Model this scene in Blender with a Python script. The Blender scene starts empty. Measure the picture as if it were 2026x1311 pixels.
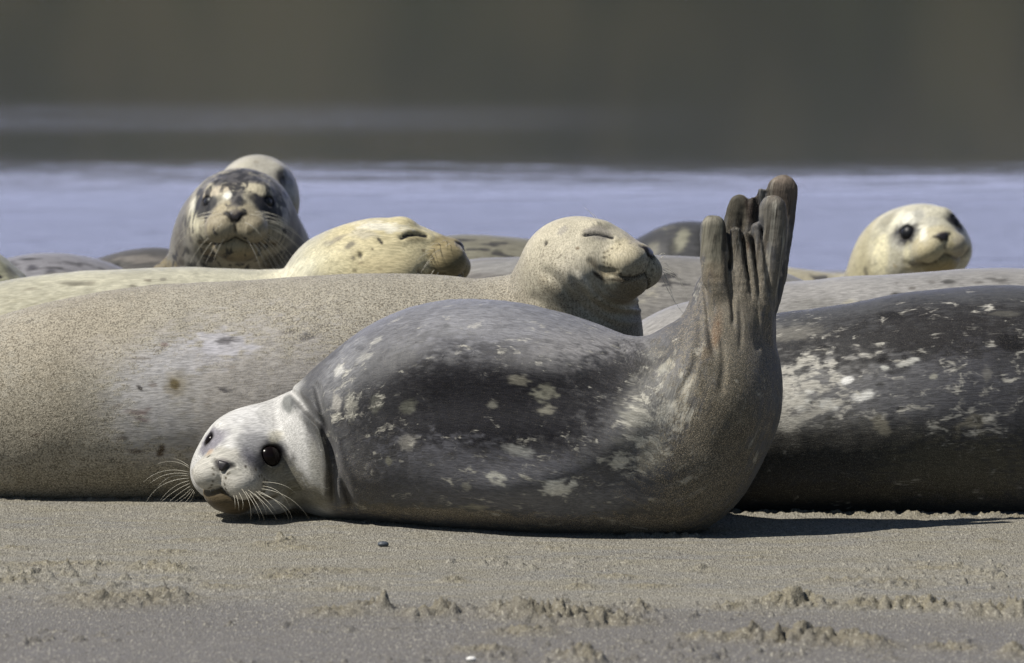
import bpy, math, random
import numpy as np
from mathutils import Vector, Matrix

C = bpy.context
S = C.scene
random.seed(3)
rng = np.random.default_rng(7)

# ------------------------------------------------------------------ camera, light, exposure
W_, H_ = 2026.0, 1311.0
DIST = 20.0
FPX = 20000.0
PITCH = math.radians(5.38)
CAMZ = 2.273
cam_d = bpy.data.cameras.new("camera")
cam = bpy.data.objects.new("camera", cam_d)
S.collection.objects.link(cam)
cam.location = (0, -DIST, CAMZ)
cam.rotation_euler = (math.pi / 2 - PITCH, 0, 0)
cam_d.sensor_width = 36.0
cam_d.lens = 36.0 * FPX / W_
cam_d.clip_start = 0.5
cam_d.clip_end = 3000
cam_d.dof.use_dof = True
cam_d.dof.focus_distance = 20.05
cam_d.dof.aperture_fstop = 7.0
S.camera = cam

SUN_AZ = math.radians(-110)     # direction the light comes from, measured from +Y towards +X
SUN_EL = math.radians(53)
sd = Vector((math.sin(SUN_AZ) * math.cos(SUN_EL), math.cos(SUN_AZ) * math.cos(SUN_EL), math.sin(SUN_EL)))
sun_d = bpy.data.lights.new("sun", 'SUN')
sun_d.energy = 5.0
sun_d.angle = math.radians(0.7)
sun_d.color = (1.0, 0.955, 0.87)
sun = bpy.data.objects.new("sun", sun_d)
S.collection.objects.link(sun)
sun.rotation_euler = sd.to_track_quat('Z', 'Y').to_euler()

world = bpy.data.worlds.new("World")
S.world = world
world.use_nodes = True
wn = world.node_tree
wn.nodes.clear()
w_out = wn.nodes.new('ShaderNodeOutputWorld')
w_bg = wn.nodes.new('ShaderNodeBackground')
w_sky = wn.nodes.new('ShaderNodeTexSky')
w_sky.sky_type = 'NISHITA'
w_sky.sun_disc = False
w_sky.sun_elevation = SUN_EL
w_sky.sun_rotation = SUN_AZ
w_sky.dust_density = 0.3
w_sky.ozone_density = 3.0
w_sky.air_density = 1.0
w_bg.inputs['Strength'].default_value = 0.05
# pale lavender haze added low in the sky to brighten the water's reflection
w_tc = wn.nodes.new('ShaderNodeTexCoord')
w_sep = wn.nodes.new('ShaderNodeSeparateXYZ')
wn.links.new(w_tc.outputs['Generated'], w_sep.inputs[0])
w_mr = wn.nodes.new('ShaderNodeMapRange'); w_mr.interpolation_type = 'SMOOTHSTEP'
wn.links.new(w_sep.outputs[2], w_mr.inputs[0])
w_mr.inputs[1].default_value = 0.02; w_mr.inputs[2].default_value = 0.50
w_mr.inputs[3].default_value = 0.92; w_mr.inputs[4].default_value = 0.0
w_mn = wn.nodes.new('ShaderNodeMapRange'); w_mn.interpolation_type = 'SMOOTHSTEP'
wn.links.new(w_sep.outputs[1], w_mn.inputs[0])
w_mn.inputs[1].default_value = 0.35; w_mn.inputs[2].default_value = 0.92
w_ml = wn.nodes.new('ShaderNodeMath'); w_ml.operation = 'MULTIPLY'
wn.links.new(w_mr.outputs[0], w_ml.inputs[0]); wn.links.new(w_mn.outputs[0], w_ml.inputs[1])
w_mx = wn.nodes.new('ShaderNodeMix'); w_mx.data_type = 'RGBA'
wn.links.new(w_ml.outputs[0], w_mx.inputs[0])
wn.links.new(w_sky.outputs[0], w_mx.inputs[6])
w_mx.inputs[7].default_value = (36.0, 38.0, 56.0, 1)
wn.links.new(w_mx.outputs[2], w_bg.inputs['Color'])
wn.links.new(w_bg.outputs[0], w_out.inputs['Surface'])
S.view_settings.view_transform = 'Standard'
S.view_settings.look = 'None'
S.view_settings.exposure = 0.15
S.view_settings.gamma = 1.0
S.render.engine = 'CYCLES'
S.cycles.use_denoising = True
S.cycles.denoiser = 'OPENIMAGEDENOISE'
S.cycles.denoising_input_passes = 'RGB_ALBEDO_NORMAL'
S.cycles.max_bounces = 6

# ------------------------------------------------------------------ maths helpers
CP, SP = math.cos(PITCH), math.sin(PITCH)


def px2w(px, py, Y):
    """world point at depth Y on the sight line of a photo position"""
    a = (px - W_ / 2) / FPX
    b = (H_ / 2 - py) / FPX
    dx, dy, dz = a, CP + b * SP, -SP + b * CP
    t = (Y + DIST) / dy
    return np.array([dx * t, Y, CAMZ + dz * t])


def w2px(P):
    P = np.atleast_2d(P)
    dy = P[:, 1] + DIST
    dz = P[:, 2] - CAMZ
    f = dy * CP - dz * SP
    u = dy * SP + dz * CP
    return W_ / 2 + FPX * P[:, 0] / f, H_ / 2 - FPX * u / f


def ground_pt(px, py):
    a = (px - W_ / 2) / FPX
    b = (H_ / 2 - py) / FPX
    dx, dy, dz = a, CP + b * SP, -SP + b * CP
    t = -CAMZ / dz
    return dx * t, -DIST + dy * t


def _hash(i, j, k, seed):
    n = (i * 73856093) ^ (j * 19349663) ^ (k * 83492791) ^ (seed * 2654435761 & 0x7fffffff)
    n = (n ^ (n >> 13)) * 1274126177
    n = n ^ (n >> 16)
    return (n & 0xffff).astype(np.float32) / 65535.0


def vnoise(P, seed=0):
    """value noise 0..1 at N x 3 points"""
    P = np.asarray(P, np.float64)
    f = np.floor(P)
    t = (P - f)
    t = t * t * (3 - 2 * t)
    i, j, k = (f[:, a].astype(np.int64) for a in range(3))
    out = 0
    for a in (0, 1):
        wx = t[:, 0] if a else 1 - t[:, 0]
        for b in (0, 1):
            wy = t[:, 1] if b else 1 - t[:, 1]
            for c in (0, 1):
                wz = t[:, 2] if c else 1 - t[:, 2]
                out = out + wx * wy * wz * _hash(i + a, j + b, k + c, seed)
    return out


def fbm(P, oct=4, seed=0, gain=0.5):
    s, a, tot = 0, 1.0, 0
    P = np.asarray(P, np.float64)
    for o in range(oct):
        s = s + a * vnoise(P * (2.03 ** o) + 17.3 * o, seed + o)
        tot += a
        a *= gain
    return s / tot


def sstep(a, b, x):
    t = np.clip((x - a) / (b - a), 0, 1)
    return t * t * (3 - 2 * t)


def smin(a, b, k):
    h = np.clip(0.5 + 0.5 * (b - a) / k, 0, 1)
    return b * (1 - h) + a * h - k * h * (1 - h)


def smax(a, b, k):
    return -smin(-a, -b, k)


def ell(P, c, r):
    q = P - np.asarray(c, P.dtype)
    r = np.asarray(r, P.dtype)
    k0 = np.sqrt(((q / r) ** 2).sum(1)) + 1e-6
    k1 = np.sqrt(((q / (r * r)) ** 2).sum(1)) + 1e-6
    return k0 * (k0 - 1) / k1


def seg(P, a, b, ra, rb):
    a = np.asarray(a, P.dtype); b = np.asarray(b, P.dtype)
    ab = b - a
    L2 = float((ab * ab).sum()) + 1e-12
    t = np.clip(((P - a) @ ab) / L2, 0, 1)
    q = P - (a + t[:, None] * ab)
    return np.sqrt((q * q).sum(1)) - (ra + (rb - ra) * t)


def polyd(P, pts):
    d = None
    for a, b in zip(pts[:-1], pts[1:]):
        e = seg(P, a, b, 0, 0)
        d = e if d is None else np.minimum(d, e)
    return d


def foldd(X, pts):
    """distance to a crease line and a weight that fades to 0 at both of its ends"""
    n = len(pts) - 1
    best = np.full(len(X), 1e9); T = np.zeros(len(X))
    for i in range(n):
        a = np.array([*pts[i], 0]) * .001; c = np.array([*pts[i + 1], 0]) * .001
        ab = c - a
        t = np.clip(((X - a) @ ab) / (ab @ ab + 1e-12), 0, 1)
        d = np.sqrt(((X - a - t[:, None] * ab) ** 2).sum(1))
        m = d < best
        best[m] = d[m]; T[m] = ((i + t) / n)[m]
    return best, sstep(0, .22, T) * (1 - sstep(.82, 1, T))


def catmull(A, n):
    A = np.asarray(A, float)
    A = np.vstack([2 * A[0] - A[1], A, 2 * A[-1] - A[-2]])
    out = []
    for i in range(1, len(A) - 2):
        p0, p1, p2, p3 = A[i - 1:i + 3]
        for q in range(n):
            t = q / n
            out.append(0.5 * (2 * p1 + (p2 - p0) * t + (2 * p0 - 5 * p1 + 4 * p2 - p3) * t * t + (3 * p1 - p0 - 3 * p2 + p3) * t ** 3))
    out.append(A[-2])
    return np.array(out)


# ------------------------------------------------------------------ implicit surface -> mesh (surface nets in a narrow band)
def polygonize(f0, lo, hi, h):
    B = 8

    def f(P):
        return np.concatenate([f0(P[i:i + 9000]) for i in range(0, len(P), 9000)]) if len(P) > 30000 else f0(P)
    lo = np.asarray(lo, float)
    nb = np.ceil((np.asarray(hi) - lo) / (h * B)).astype(int) + 1
    g = np.stack(np.meshgrid(*[np.arange(n) for n in nb], indexing='ij'), -1).reshape(-1, 3)
    cen = lo + (g * B + (B - 1) / 2) * h
    dc = f(cen.astype(np.float32))
    near = np.abs(dc) < h * B * 1.02
    N = nb * B
    V = np.repeat(np.repeat(np.repeat(np.where(dc < 0, -1., 1.).astype(np.float32).reshape(nb), B, 0), B, 1), B, 2)
    gb = g[near] * B
    o = np.stack(np.meshgrid(*[np.arange(B)] * 3, indexing='ij'), -1).reshape(-1, 3)
    CH = 48
    for s in range(0, len(gb), CH):
        idx = (gb[s:s + CH, None, :] + o[None]).reshape(-1, 3)
        d = f((lo + idx * h).astype(np.float32))
        V[idx[:, 0], idx[:, 1], idx[:, 2]] = d
    I = V < 0
    ins = I.astype(np.int8)
    c = np.zeros(tuple(N - 1), np.int8)
    for a in (0, 1):
        for b in (0, 1):
            for e in (0, 1):
                c += ins[a:N[0] - 1 + a, b:N[1] - 1 + b, e:N[2] - 1 + e]
    cells = np.argwhere((c > 0) & (c < 8))
    del c
    acc = np.zeros((len(cells), 3))
    cnt = np.zeros(len(cells))
    corners = [(a, b, e) for a in (0, 1) for b in (0, 1) for e in (0, 1)]
    cv = {k: V[cells[:, 0] + k[0], cells[:, 1] + k[1], cells[:, 2] + k[2]] for k in corners}
    for k in corners:
        for ax in range(3):
            if k[ax] == 0:
                k2 = list(k); k2[ax] = 1; k2 = tuple(k2)
                v0, v1 = cv[k], cv[k2]
                m = (v0 < 0) != (v1 < 0)
                t = np.where(m, v0 / np.where(m, v0 - v1, 1), 0)
                p = np.tile(np.array(k, float), (len(cells), 1))
                p[:, ax] += t
                acc[m] += p[m]
                cnt[m] += 1
    verts = lo + (cells + acc / cnt[:, None]) * h
    ids = -np.ones(tuple(N - 1), np.int32)
    ids[cells[:, 0], cells[:, 1], cells[:, 2]] = np.arange(len(cells))
    quads = []
    for ax in range(3):
        sl0 = [slice(1, N[q] - 1) for q in range(3)]
        sl1 = list(sl0)
        sl0[ax] = slice(0, N[ax] - 1); sl1[ax] = slice(1, N[ax])
        a0, a1 = I[tuple(sl0)], I[tuple(sl1)]
        e = np.argwhere(a0 != a1)
        off = np.array([1, 1, 1]); off[ax] = 0
        e = e + off
        fl = I[e[:, 0], e[:, 1], e[:, 2]]
        u, w = (ax + 1) % 3, (ax + 2) % 3
        du = np.zeros(3, int); du[u] = 1
        dw = np.zeros(3, int); dw[w] = 1
        q = [e - du - dw, e - dw, e, e - du]
        q = np.stack([ids[x[:, 0], x[:, 1], x[:, 2]] for x in q], 1)
        q[~fl] = q[~fl][:, ::-1]
        quads.append(q)
    quads = np.vstack(quads)
    quads = quads[(quads >= 0).all(1)]
    P = verts.astype(np.float32)
    for it in range(2):
        n, d = grad(f, P, h * 0.5)
        P = P - n * np.clip(d, -h, h)[:, None]
    n, d = grad(f, P, h * 0.5)
    return P, quads, n


def grad(f, P, e):
    """unit gradient and distance, by central differences over four tetrahedral points"""
    k = np.array([[1, -1, -1], [-1, -1, 1], [-1, 1, -1], [1, 1, 1]], np.float32)
    g = 0; s = 0
    for q in k:
        v = f((P + q * e).astype(np.float32))
        g = g + v[:, None] * q
        s = s + v
    L = np.sqrt((g * g).sum(1, keepdims=True)) + 1e-9
    return g / L, (s / 4) / (L[:, 0] / (4 * e))


def mesh_obj(name, V, F, mats, attrs=None, parent=None, smooth=True):
    me = bpy.data.meshes.new(name)
    V = np.asarray(V, np.float32)
    if isinstance(F, np.ndarray):
        nf, k = F.shape
        me.vertices.add(len(V)); me.vertices.foreach_set('co', V.ravel())
        me.loops.add(nf * k); me.loops.foreach_set('vertex_index', F.astype(np.int32).ravel())
        me.polygons.add(nf)
        me.polygons.foreach_set('loop_start', np.arange(0, nf * k, k, dtype=np.int32))
        me.polygons.foreach_set('loop_total', np.full(nf, k, np.int32))
        me.update(calc_edges=True)
        me.validate()
    else:
        me.from_pydata([tuple(map(float, v)) for v in V], [], F)
        me.update()
    me.polygons.foreach_set('use_smooth', np.full(len(me.polygons), smooth))
    for k, a in (attrs or {}).items():
        a = np.asarray(a, np.float32)
        if a.shape[1] == 4:
            at = me.attributes.new(k, 'FLOAT_COLOR', 'POINT'); at.data.foreach_set('color', a.ravel())
        else:
            at = me.attributes.new(k, 'FLOAT_VECTOR', 'POINT'); at.data.foreach_set('vector', a.ravel())
    me.materials.append(mats)
    o = bpy.data.objects.new(name, me)
    S.collection.objects.link(o)
    if parent is not None:
        o.parent = parent
        o.matrix_parent_inverse = parent.matrix_world.inverted()
    return o


def thing(name, label, cat, loc, group=None):
    o = bpy.data.objects.new(name, None)
    S.collection.objects.link(o)
    o.location = loc
    o['label'] = label; o['category'] = cat
    if group: o['group'] = group
    C.view_layer.update()
    return o


# ------------------------------------------------------------------ materials
class NT:
    def __init__(s, name):
        s.m = bpy.data.materials.new(name); s.m.use_nodes = True
        s.t = s.m.node_tree; s.t.nodes.clear()
        s.out = s.t.nodes.new('ShaderNodeOutputMaterial')
        s.b = s.t.nodes.new('ShaderNodeBsdfPrincipled')
        s.t.links.new(s.b.outputs[0], s.out.inputs[0])

    def n(s, typ, **k):
        x = s.t.nodes.new(typ)
        ins = k.pop('ins', {})
        for a, v in k.items(): setattr(x, a, v)
        for a, v in ins.items(): s.set(x.inputs[a], v)
        return x

    def set(s, sock, v):
        if isinstance(v, bpy.types.NodeSocket): s.t.links.new(v, sock)
        else: sock.default_value = v

    def math(s, op, a, b=None, clamp=False):
        x = s.t.nodes.new('ShaderNodeMath'); x.operation = op; x.use_clamp = clamp
        s.set(x.inputs[0], a)
        if b is not None: s.set(x.inputs[1], b)
        return x.outputs[0]

    def mix(s, f, a, b, mode='MIX'):
        x = s.t.nodes.new('ShaderNodeMix'); x.data_type = 'RGBA'; x.blend_type = mode
        s.set(x.inputs[0], f); s.set(x.inputs[6], a); s.set(x.inputs[7], b)
        return x.outputs[2]

    def noise(s, vec, scale, detail=2, rough=0.5, dist=0.0):
        x = s.t.nodes.new('ShaderNodeTexNoise')
        s.set(x.inputs['Vector'], vec)
        x.inputs['Scale'].default_value = scale; x.inputs['Detail'].default_value = detail
        x.inputs['Roughness'].default_value = rough; x.inputs['Distortion'].default_value = dist
        return x.outputs['Fac']

    def ramp(s, v, a, b, ya=0.0, yb=1.0):
        x = s.t.nodes.new('ShaderNodeMapRange'); x.interpolation_type = 'SMOOTHSTEP'
        s.set(x.inputs[0], v); x.inputs[1].default_value = a; x.inputs[2].default_value = b
        x.inputs[3].default_value = ya; x.inputs[4].default_value = yb
        return x.outputs[0]

    def vmul(s, v, k):
        x = s.t.nodes.new('ShaderNodeVectorMath'); x.operation = 'MULTIPLY'
        s.set(x.inputs[0], v); x.inputs[1].default_value = k
        return x.outputs[0]


def fur_mat(name, pale=(0.5, 0.47, 0.40), dark=(0.03, 0.03, 0.032), sand=(0.42, 0.35, 0.25), sandd=(0.07, 0.055, 0.035),
            pscale=26, dscale=20, rough=0.5, grain=480.0, sheen=0.06):
    m = NT(name)
    col = m.n('ShaderNodeAttribute', attribute_name='Col').outputs['Color']
    msk = m.n('ShaderNodeAttribute', attribute_name='Msk')
    sep = m.n('ShaderNodeSeparateColor'); m.t.links.new(msk.outputs['Color'], sep.inputs[0])
    mska = msk.outputs['Alpha']
    R, G, Bm = sep.outputs[0], sep.outputs[1], sep.outputs[2]
    bco = m.n('ShaderNodeAttribute', attribute_name='Bco').outputs['Vector']
    pos = m.n('ShaderNodeTexCoord').outputs['Object']
    st = m.vmul(bco, (0.55, 1.0, 1.0))
    # pale mottling: blotches broken up by hair streaks
    streak = m.noise(m.vmul(bco, (0.16, 1, 1)), 330, 2, 0.6)
    n1 = m.noise(st, pscale, 3, 0.62, 0.6)
    ring = m.math('ABSOLUTE', m.math('SUBTRACT', m.noise(m.vmul(bco, (0.7, 1, 1)), pscale * 0.8, 1.5, 0.5, 0.3), 0.55))
    ringv = m.math('MULTIPLY', m.math('SUBTRACT', 0.06, ring), 0.5)
    p = m.math('ADD', m.math('ADD', n1, ringv), m.math('MULTIPLY', m.math('SUBTRACT', streak, 0.5), 0.22))
    p = m.math('ADD', p, m.math('MULTIPLY', m.math('SUBTRACT', R, 0.5), 0.42))
    pm = m.math('MULTIPLY', m.ramp(p, 0.53, 0.74), m.ramp(R, 0.02, 0.2))
    c = m.mix(m.math('MULTIPLY', pm, 0.8), col, (*pale, 1))
    # dark spots
    n2 = m.noise(st, dscale, 2.5, 0.55, 0.4)
    dsp = m.math('ADD', n2, m.math('MULTIPLY', m.math('SUBTRACT', Bm, 0.5), 0.4))
    dm = m.math('MULTIPLY', m.ramp(dsp, 0.60, 0.68), m.ramp(Bm, 0.02, 0.2))
    c = m.mix(m.math('MULTIPLY', dm, 0.9), c, (*dark, 1))
    # hair streak value variation
    hv = m.ramp(streak, 0.25, 0.75, 0.72, 1.28)
    hvc = m.n('ShaderNodeCombineColor', ins={0: hv, 1: hv, 2: hv}).outputs[0]
    c = m.mix(1.0, c, hvc, 'MULTIPLY')
    # sand grains stuck in the coat
    g1 = m.noise(pos, grain, 1.5, 0.6)
    g2 = m.noise(pos, grain * 0.62, 1.5, 0.6)
    gl = m.math('MULTIPLY', m.ramp(m.math('ADD', g1, m.math('MULTIPLY', G, 0.12)), 0.55, 0.72), m.math('MINIMUM', m.math('MULTIPLY', G, 1.3), 1.0))
    c = m.mix(gl, c, (*sand, 1))
    gd = m.math('MULTIPLY', m.ramp(m.math('ADD', g2, m.math('MULTIPLY', G, 0.10)), 0.56, 0.72), m.math('MULTIPLY', G, 0.9))
    c = m.mix(gd, c, (*sandd, 1))
    m.set(m.b.inputs['Base Color'], c)
    m.set(m.b.inputs['Specular IOR Level'], m.math('MULTIPLY', mska, 0.6))
    m.set(m.b.inputs['Roughness'], m.math('ADD', m.math('MULTIPLY', G, 0.35), m.ramp(streak, 0.2, 0.8, rough - 0.08, rough + 0.12), True))
    m.b.inputs['Sheen Weight'].default_value = sheen
    m.b.inputs['Sheen Roughness'].default_value = 0.45
    hgt = m.math('ADD', m.math('MULTIPLY', streak, 0.5), m.math('MULTIPLY', m.math('MULTIPLY', g1, G), 1.6))
    bp = m.n('ShaderNodeBump'); bp.inputs['Strength'].default_value = 0.55; bp.inputs['Distance'].default_value = 0.0022
    m.set(bp.inputs['Height'], hgt)
    m.t.links.new(bp.outputs[0], m.b.inputs['Normal'])
    return m.m


def plain_mat(name, col, rough=0.5, spec=0.5, noise=0.0, nscale=60):
    m = NT(name)
    if noise:
        pos = m.n('ShaderNodeTexCoord').outputs['Object']
        v = m.ramp(m.noise(pos, nscale, 3), 0.3, 0.7, 1 - noise, 1 + noise)
        vc = m.n('ShaderNodeCombineColor', ins={0: v, 1: v, 2: v}).outputs[0]
        m.set(m.b.inputs['Base Color'], m.mix(1.0, (*col, 1), vc, 'MULTIPLY'))
    else:
        m.b.inputs['Base Color'].default_value = (*col, 1)
    m.b.inputs['Roughness'].default_value = rough
    m.b.inputs['Specular IOR Level'].default_value = spec
    return m.m


MAT_EYE = plain_mat("eye_black", (0.006, 0.004, 0.004), 0.20, 0.12)
MAT_EYE_SOFT = plain_mat("eye_dull_black", (0.008, 0.008, 0.010), 0.42, 0.3)
MAT_NOSE = plain_mat("nose_black", (0.022, 0.018, 0.02), 0.42, 0.5, 0.3, 300)
MAT_WHISK = plain_mat("whisker_pale", (0.62, 0.58, 0.48), 0.35, 0.5)
MAT_WHISK_D = plain_mat("whisker_dark", (0.10, 0.09, 0.08), 0.4, 0.5)


# ------------------------------------------------------------------ the head
LM = dict(eyeL=(7.3, 5.6, 1.7), eyeR=(7.3, -5.6, 1.7), nose=(15.4, 0, -0.9), mouth=(15.0, 0, -4.9),
          chin=(13.0, 0, -7.0), earL=(-1.2, 8.6, 0.6), earR=(-1.2, -8.6, 0.6), cornL=(8.3, 5.4, -5.0), cornR=(8.3, -5.4, -5.0),
          top=(0, 0, 8.0))


def rotm(y, p, r):
    """yaw about world Z, pitch (nose up +), roll about the nose axis; columns forward, left, up"""
    cy, sy, cp, sp, cr, sr = math.cos(y), math.sin(y), math.cos(p), math.sin(p), math.cos(r), math.sin(r)
    Rz = np.array([[cy, -sy, 0], [sy, cy, 0], [0, 0, 1]])
    Ry = np.array([[cp, 0, -sp], [0, 1, 0], [sp, 0, cp]])
    Rx = np.array([[1, 0, 0], [0, cr, -sr], [0, sr, cr]])
    return Rz @ Ry @ Rx


def fit_head(marks, Y, guess, u=None, prior=0.0):
    """pose of a head whose landmarks are seen where the photograph shows them"""
    c = np.mean([m[:2] for m in marks.values()], 0)
    O = px2w(c[0], c[1], Y)
    uu = u or 0.0118
    x = np.array([*map(math.radians, guess), uu, O[0], O[2]])
    g0 = x.copy()
    keys = list(marks)
    L = np.array([LM[k] for k in keys], float)
    T = np.array([marks[k][:2] for k in keys], float)
    wt = np.array([marks[k][2] if len(marks[k]) > 2 else 1.0 for k in keys])

    def res(x):
        R = rotm(*x[:3])
        P = np.array([x[4], Y, x[5]]) + x[3] * (L @ R.T)
        a, b = w2px(P)
        e = [(a - T[:, 0]) * wt, (b - T[:, 1]) * wt, (x[:3] - g0[:3]) * (25 + prior)]
        e.append(np.array([(x[3] - g0[3]) * (1e6 if u else 3e3)]))
        return np.concatenate(e)
    lam = 1.0
    r = res(x)
    sc = np.array([1, 1, 1, .01, .1, .1])
    for it in range(80):
        J = np.stack([(res(x + np.eye(6)[i] * 1e-5 * sc[i]) - r) / 1e-5 for i in range(6)], 1)
        dx = -np.linalg.solve(J.T @ J + lam * np.eye(6), J.T @ r) * sc
        r2 = res(x + dx)
        if (r2 ** 2).sum() < (r ** 2).sum(): x, r, lam = x + dx, r2, max(lam * .5, 1e-6)
        else: lam *= 4
    return dict(R=rotm(*x[:3]), O=np.array([x[4], Y, x[5]]), u=x[3], ypr=[math.degrees(v) for v in x[:3]])


def head_base(L, hp):
    q = L.copy(); q[:, 1] = np.abs(q[:, 1])      # both halves at once
    sn = hp.get('snout', 1.0)
    ck = hp.get('cheek', 1.0)
    d = ell(q, (0, 0, 0), (10.2, 9.3, hp.get('cz', 7.9)))
    d = smin(d, ell(q, (6.3 * sn, 0, -1.2), (6.6, 6.2, 5.5)), 2.6)
    d = smin(d, ell(q, (2.6, 4.9 * ck, -3.5), (6.4, 4.9, 5.0)), 2.4)
    d = smin(d, ell(q, (10.4 * sn, 0, -1.9), (4.6, 4.2, 3.5)), 2.0)
    d = smin(d, ell(q, (5.9, 3.7, 4.0), (2.6, 2.5, hp.get('brow', 2.1))), 1.7)
    d = smin(d, ell(q, (11.8 * sn, 2.95, -3.3), (3.7, 3.2, 2.9)), hp.get('kpad', 1.5))
    d = smin(d, ell(q, (13.5 * sn, 0, -0.95), (1.5, 2.1, 1.35)), 1.3)
    d = smin(d, ell(q, (8.7 * sn, 0, -6.2 - hp.get('jaw', 0)), (5.1, 4.4, 2.8)), hp.get('kjaw', 0.9))
    d = smin(d, ell(q, (5.5, 0, -5.0), (6.0, 5.0, 4.0)), 2.0)
    return d


def mouth_f(q, hp):
    """> 0 on the lower jaw, < 0 on the upper lip"""
    sn = hp.get('snout', 1.0)
    dp = np.minimum(ell(q, (10.4 * sn, 0, -1.9), (4.6, 4.2, 3.5)), ell(q, (11.8 * sn, 2.95, -3.3), (3.7, 3.3, 2.95)))
    dc = ell(q, (8.7 * sn, 0, -6.2 - hp.get('jaw', 0)), (5.1, 4.4, 2.8))
    return dp - dc


def grooves(hp):
    if 'grv' in hp: return hp['grv']
    sn = hp.get('snout', 1.0)
    sm = hp.get('smile', 0.0)
    j = hp.get('jaw', 0) * 0.5
    g = []
    for s in (1, -1):
        g.append(([(10.8, s * 5.6, -6.5 - j + sm * .3), (9.4, s * 6.1, -6.3 - j * .7 + sm * .6), (8.3, s * 6.6, -5.6 + sm), (7.0, s * 7.3, -4.4 + sm * 1.6)], 0.42, 0.5))
    g.append(([(15.6 * sn, 0, -1.7), (15.7 * sn, 0, -3.0), (15.4 * sn, 0, -4.4)], 0.26, 0.40))
    return g


def nostril_pts(s, sn, hp=None):
    if hp and 'nst' in hp: return hp['nst'][s]
    return [(15.4 * sn, s * 0.5, -1.95), (15.3 * sn, s * 0.8, -1.35), (14.85 * sn, s * 1.3, -0.75), (14.3 * sn, s * 1.85, -0.6)]


def head_sdf(L, hp):
    sn = hp.get('snout', 1.0)
    d = head_base(L, hp)
    q = L
    near = d < 3.0
    if near.any():
        Q = q[near]; e = d[near]
        for pts, r, dep in grooves(hp):
            g = polyd(Q, pts)
            e = e + dep * np.exp(-(g / r) ** 2 * 0.7)
        qa = Q.copy(); qa[:, 1] = np.abs(qa[:, 1])
        mf = mouth_f(qa, hp)
        e = e + hp.get('mdep', 0.42) * np.exp(-((mf - .1) / 0.36) ** 2) * sstep(8.6, 10.2, Q[:, 0]) * (Q[:, 2] < -3.5)
        for s in (1, -1):
            g = polyd(Q, nostril_pts(s, sn, hp))
            e = e + 0.55 * np.exp(-(g / 0.38) ** 2)
            E = hp['eyes'][s]
            rr = np.sqrt(((Q - E['c']) ** 2).sum(1))
            if E['open'] > 0:
                R_ = E['r']
                sock = rr - R_ * 1.03
                e = smax(e, -sock, 0.35)
                # lids: a rounded lip round the opening
                e = e - 0.22 * np.exp(-((rr - R_ * 1.22) / 0.42) ** 2)
            else:
                g = polyd(Q, E['slit'])
                e = e + 0.32 * np.exp(-(g / 0.30) ** 2) - 0.28 * np.exp(-((g - 0.9) / 0.6) ** 2)
            g = np.sqrt(((Q - E['ear']) ** 2).sum(1))
            e = e + 0.7 * np.exp(-(g / 0.5) ** 2)
            # mystacial rows: shallow dimples on the whisker pads
        d = d.copy(); d[near] = e
    return d


def prep_head(hp):
    def proj(p, it=6):
        p = np.array([p], np.float32)
        for _ in range(it):
            n, d = grad(lambda x: head_base(x, hp), p, 0.05)
            p = p - n * d[:, None]
        return p[0].astype(float), n[0].astype(float)
    hp['eyes'] = {}
    hp['grv'] = [([proj(p)[0] for p in pts], r, dp) for pts, r, dp in grooves(hp)]
    hp['nst'] = {s: [proj(p)[0] for p in nostril_pts(s, hp.get('snout', 1.0))] for s in (1, -1)}
    for s, key in ((1, 'L'), (-1, 'R')):
        op = hp.get('open' + key, hp.get('open', 1.0))
        ex, ey, ez = hp.get('eyepos', (7.6, 5.4, 1.7))
        p, n = proj((ex, s * ey, ez))
        r = hp.get('eye_r' + key, hp.get('eye_r', 1.75))
        E = dict(open=op, r=r, c=p - n * r * hp.get('sink', 0.62), p=p, n=n)
        if op <= 0:
            t = hp.get('slit_t', 0.1)
            pts = [(ex - 2.2, s * (ey + 1.3), ez - .3 - t), (ex - 0.8, s * (ey + .6), ez + .1), (ex + .6, s * ey, ez + .12), (ex + 2.0, s * (ey - 1.0), ez - .35)]
            E['slit'] = [proj(x)[0] for x in pts]
        E['ear'] = proj((-1.2, s * 8.6, 0.4))[0]
        hp['eyes'][s] = E
    # pad dots
    dots = []
    for s in (1, -1):
        for row in range(5):
            for k in range(7):
                a = (14.1 - k * 0.85, s * (1.5 + k * 0.74), -2.0 - row * 0.86 - 0.04 * k)
                dots.append(proj(a, 4)[0])
    hp['dots'] = np.array(dots)


# ------------------------------------------------------------------ a seal = one implicit body
GROUP = 'harbour seals resting on the sand bank'


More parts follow.
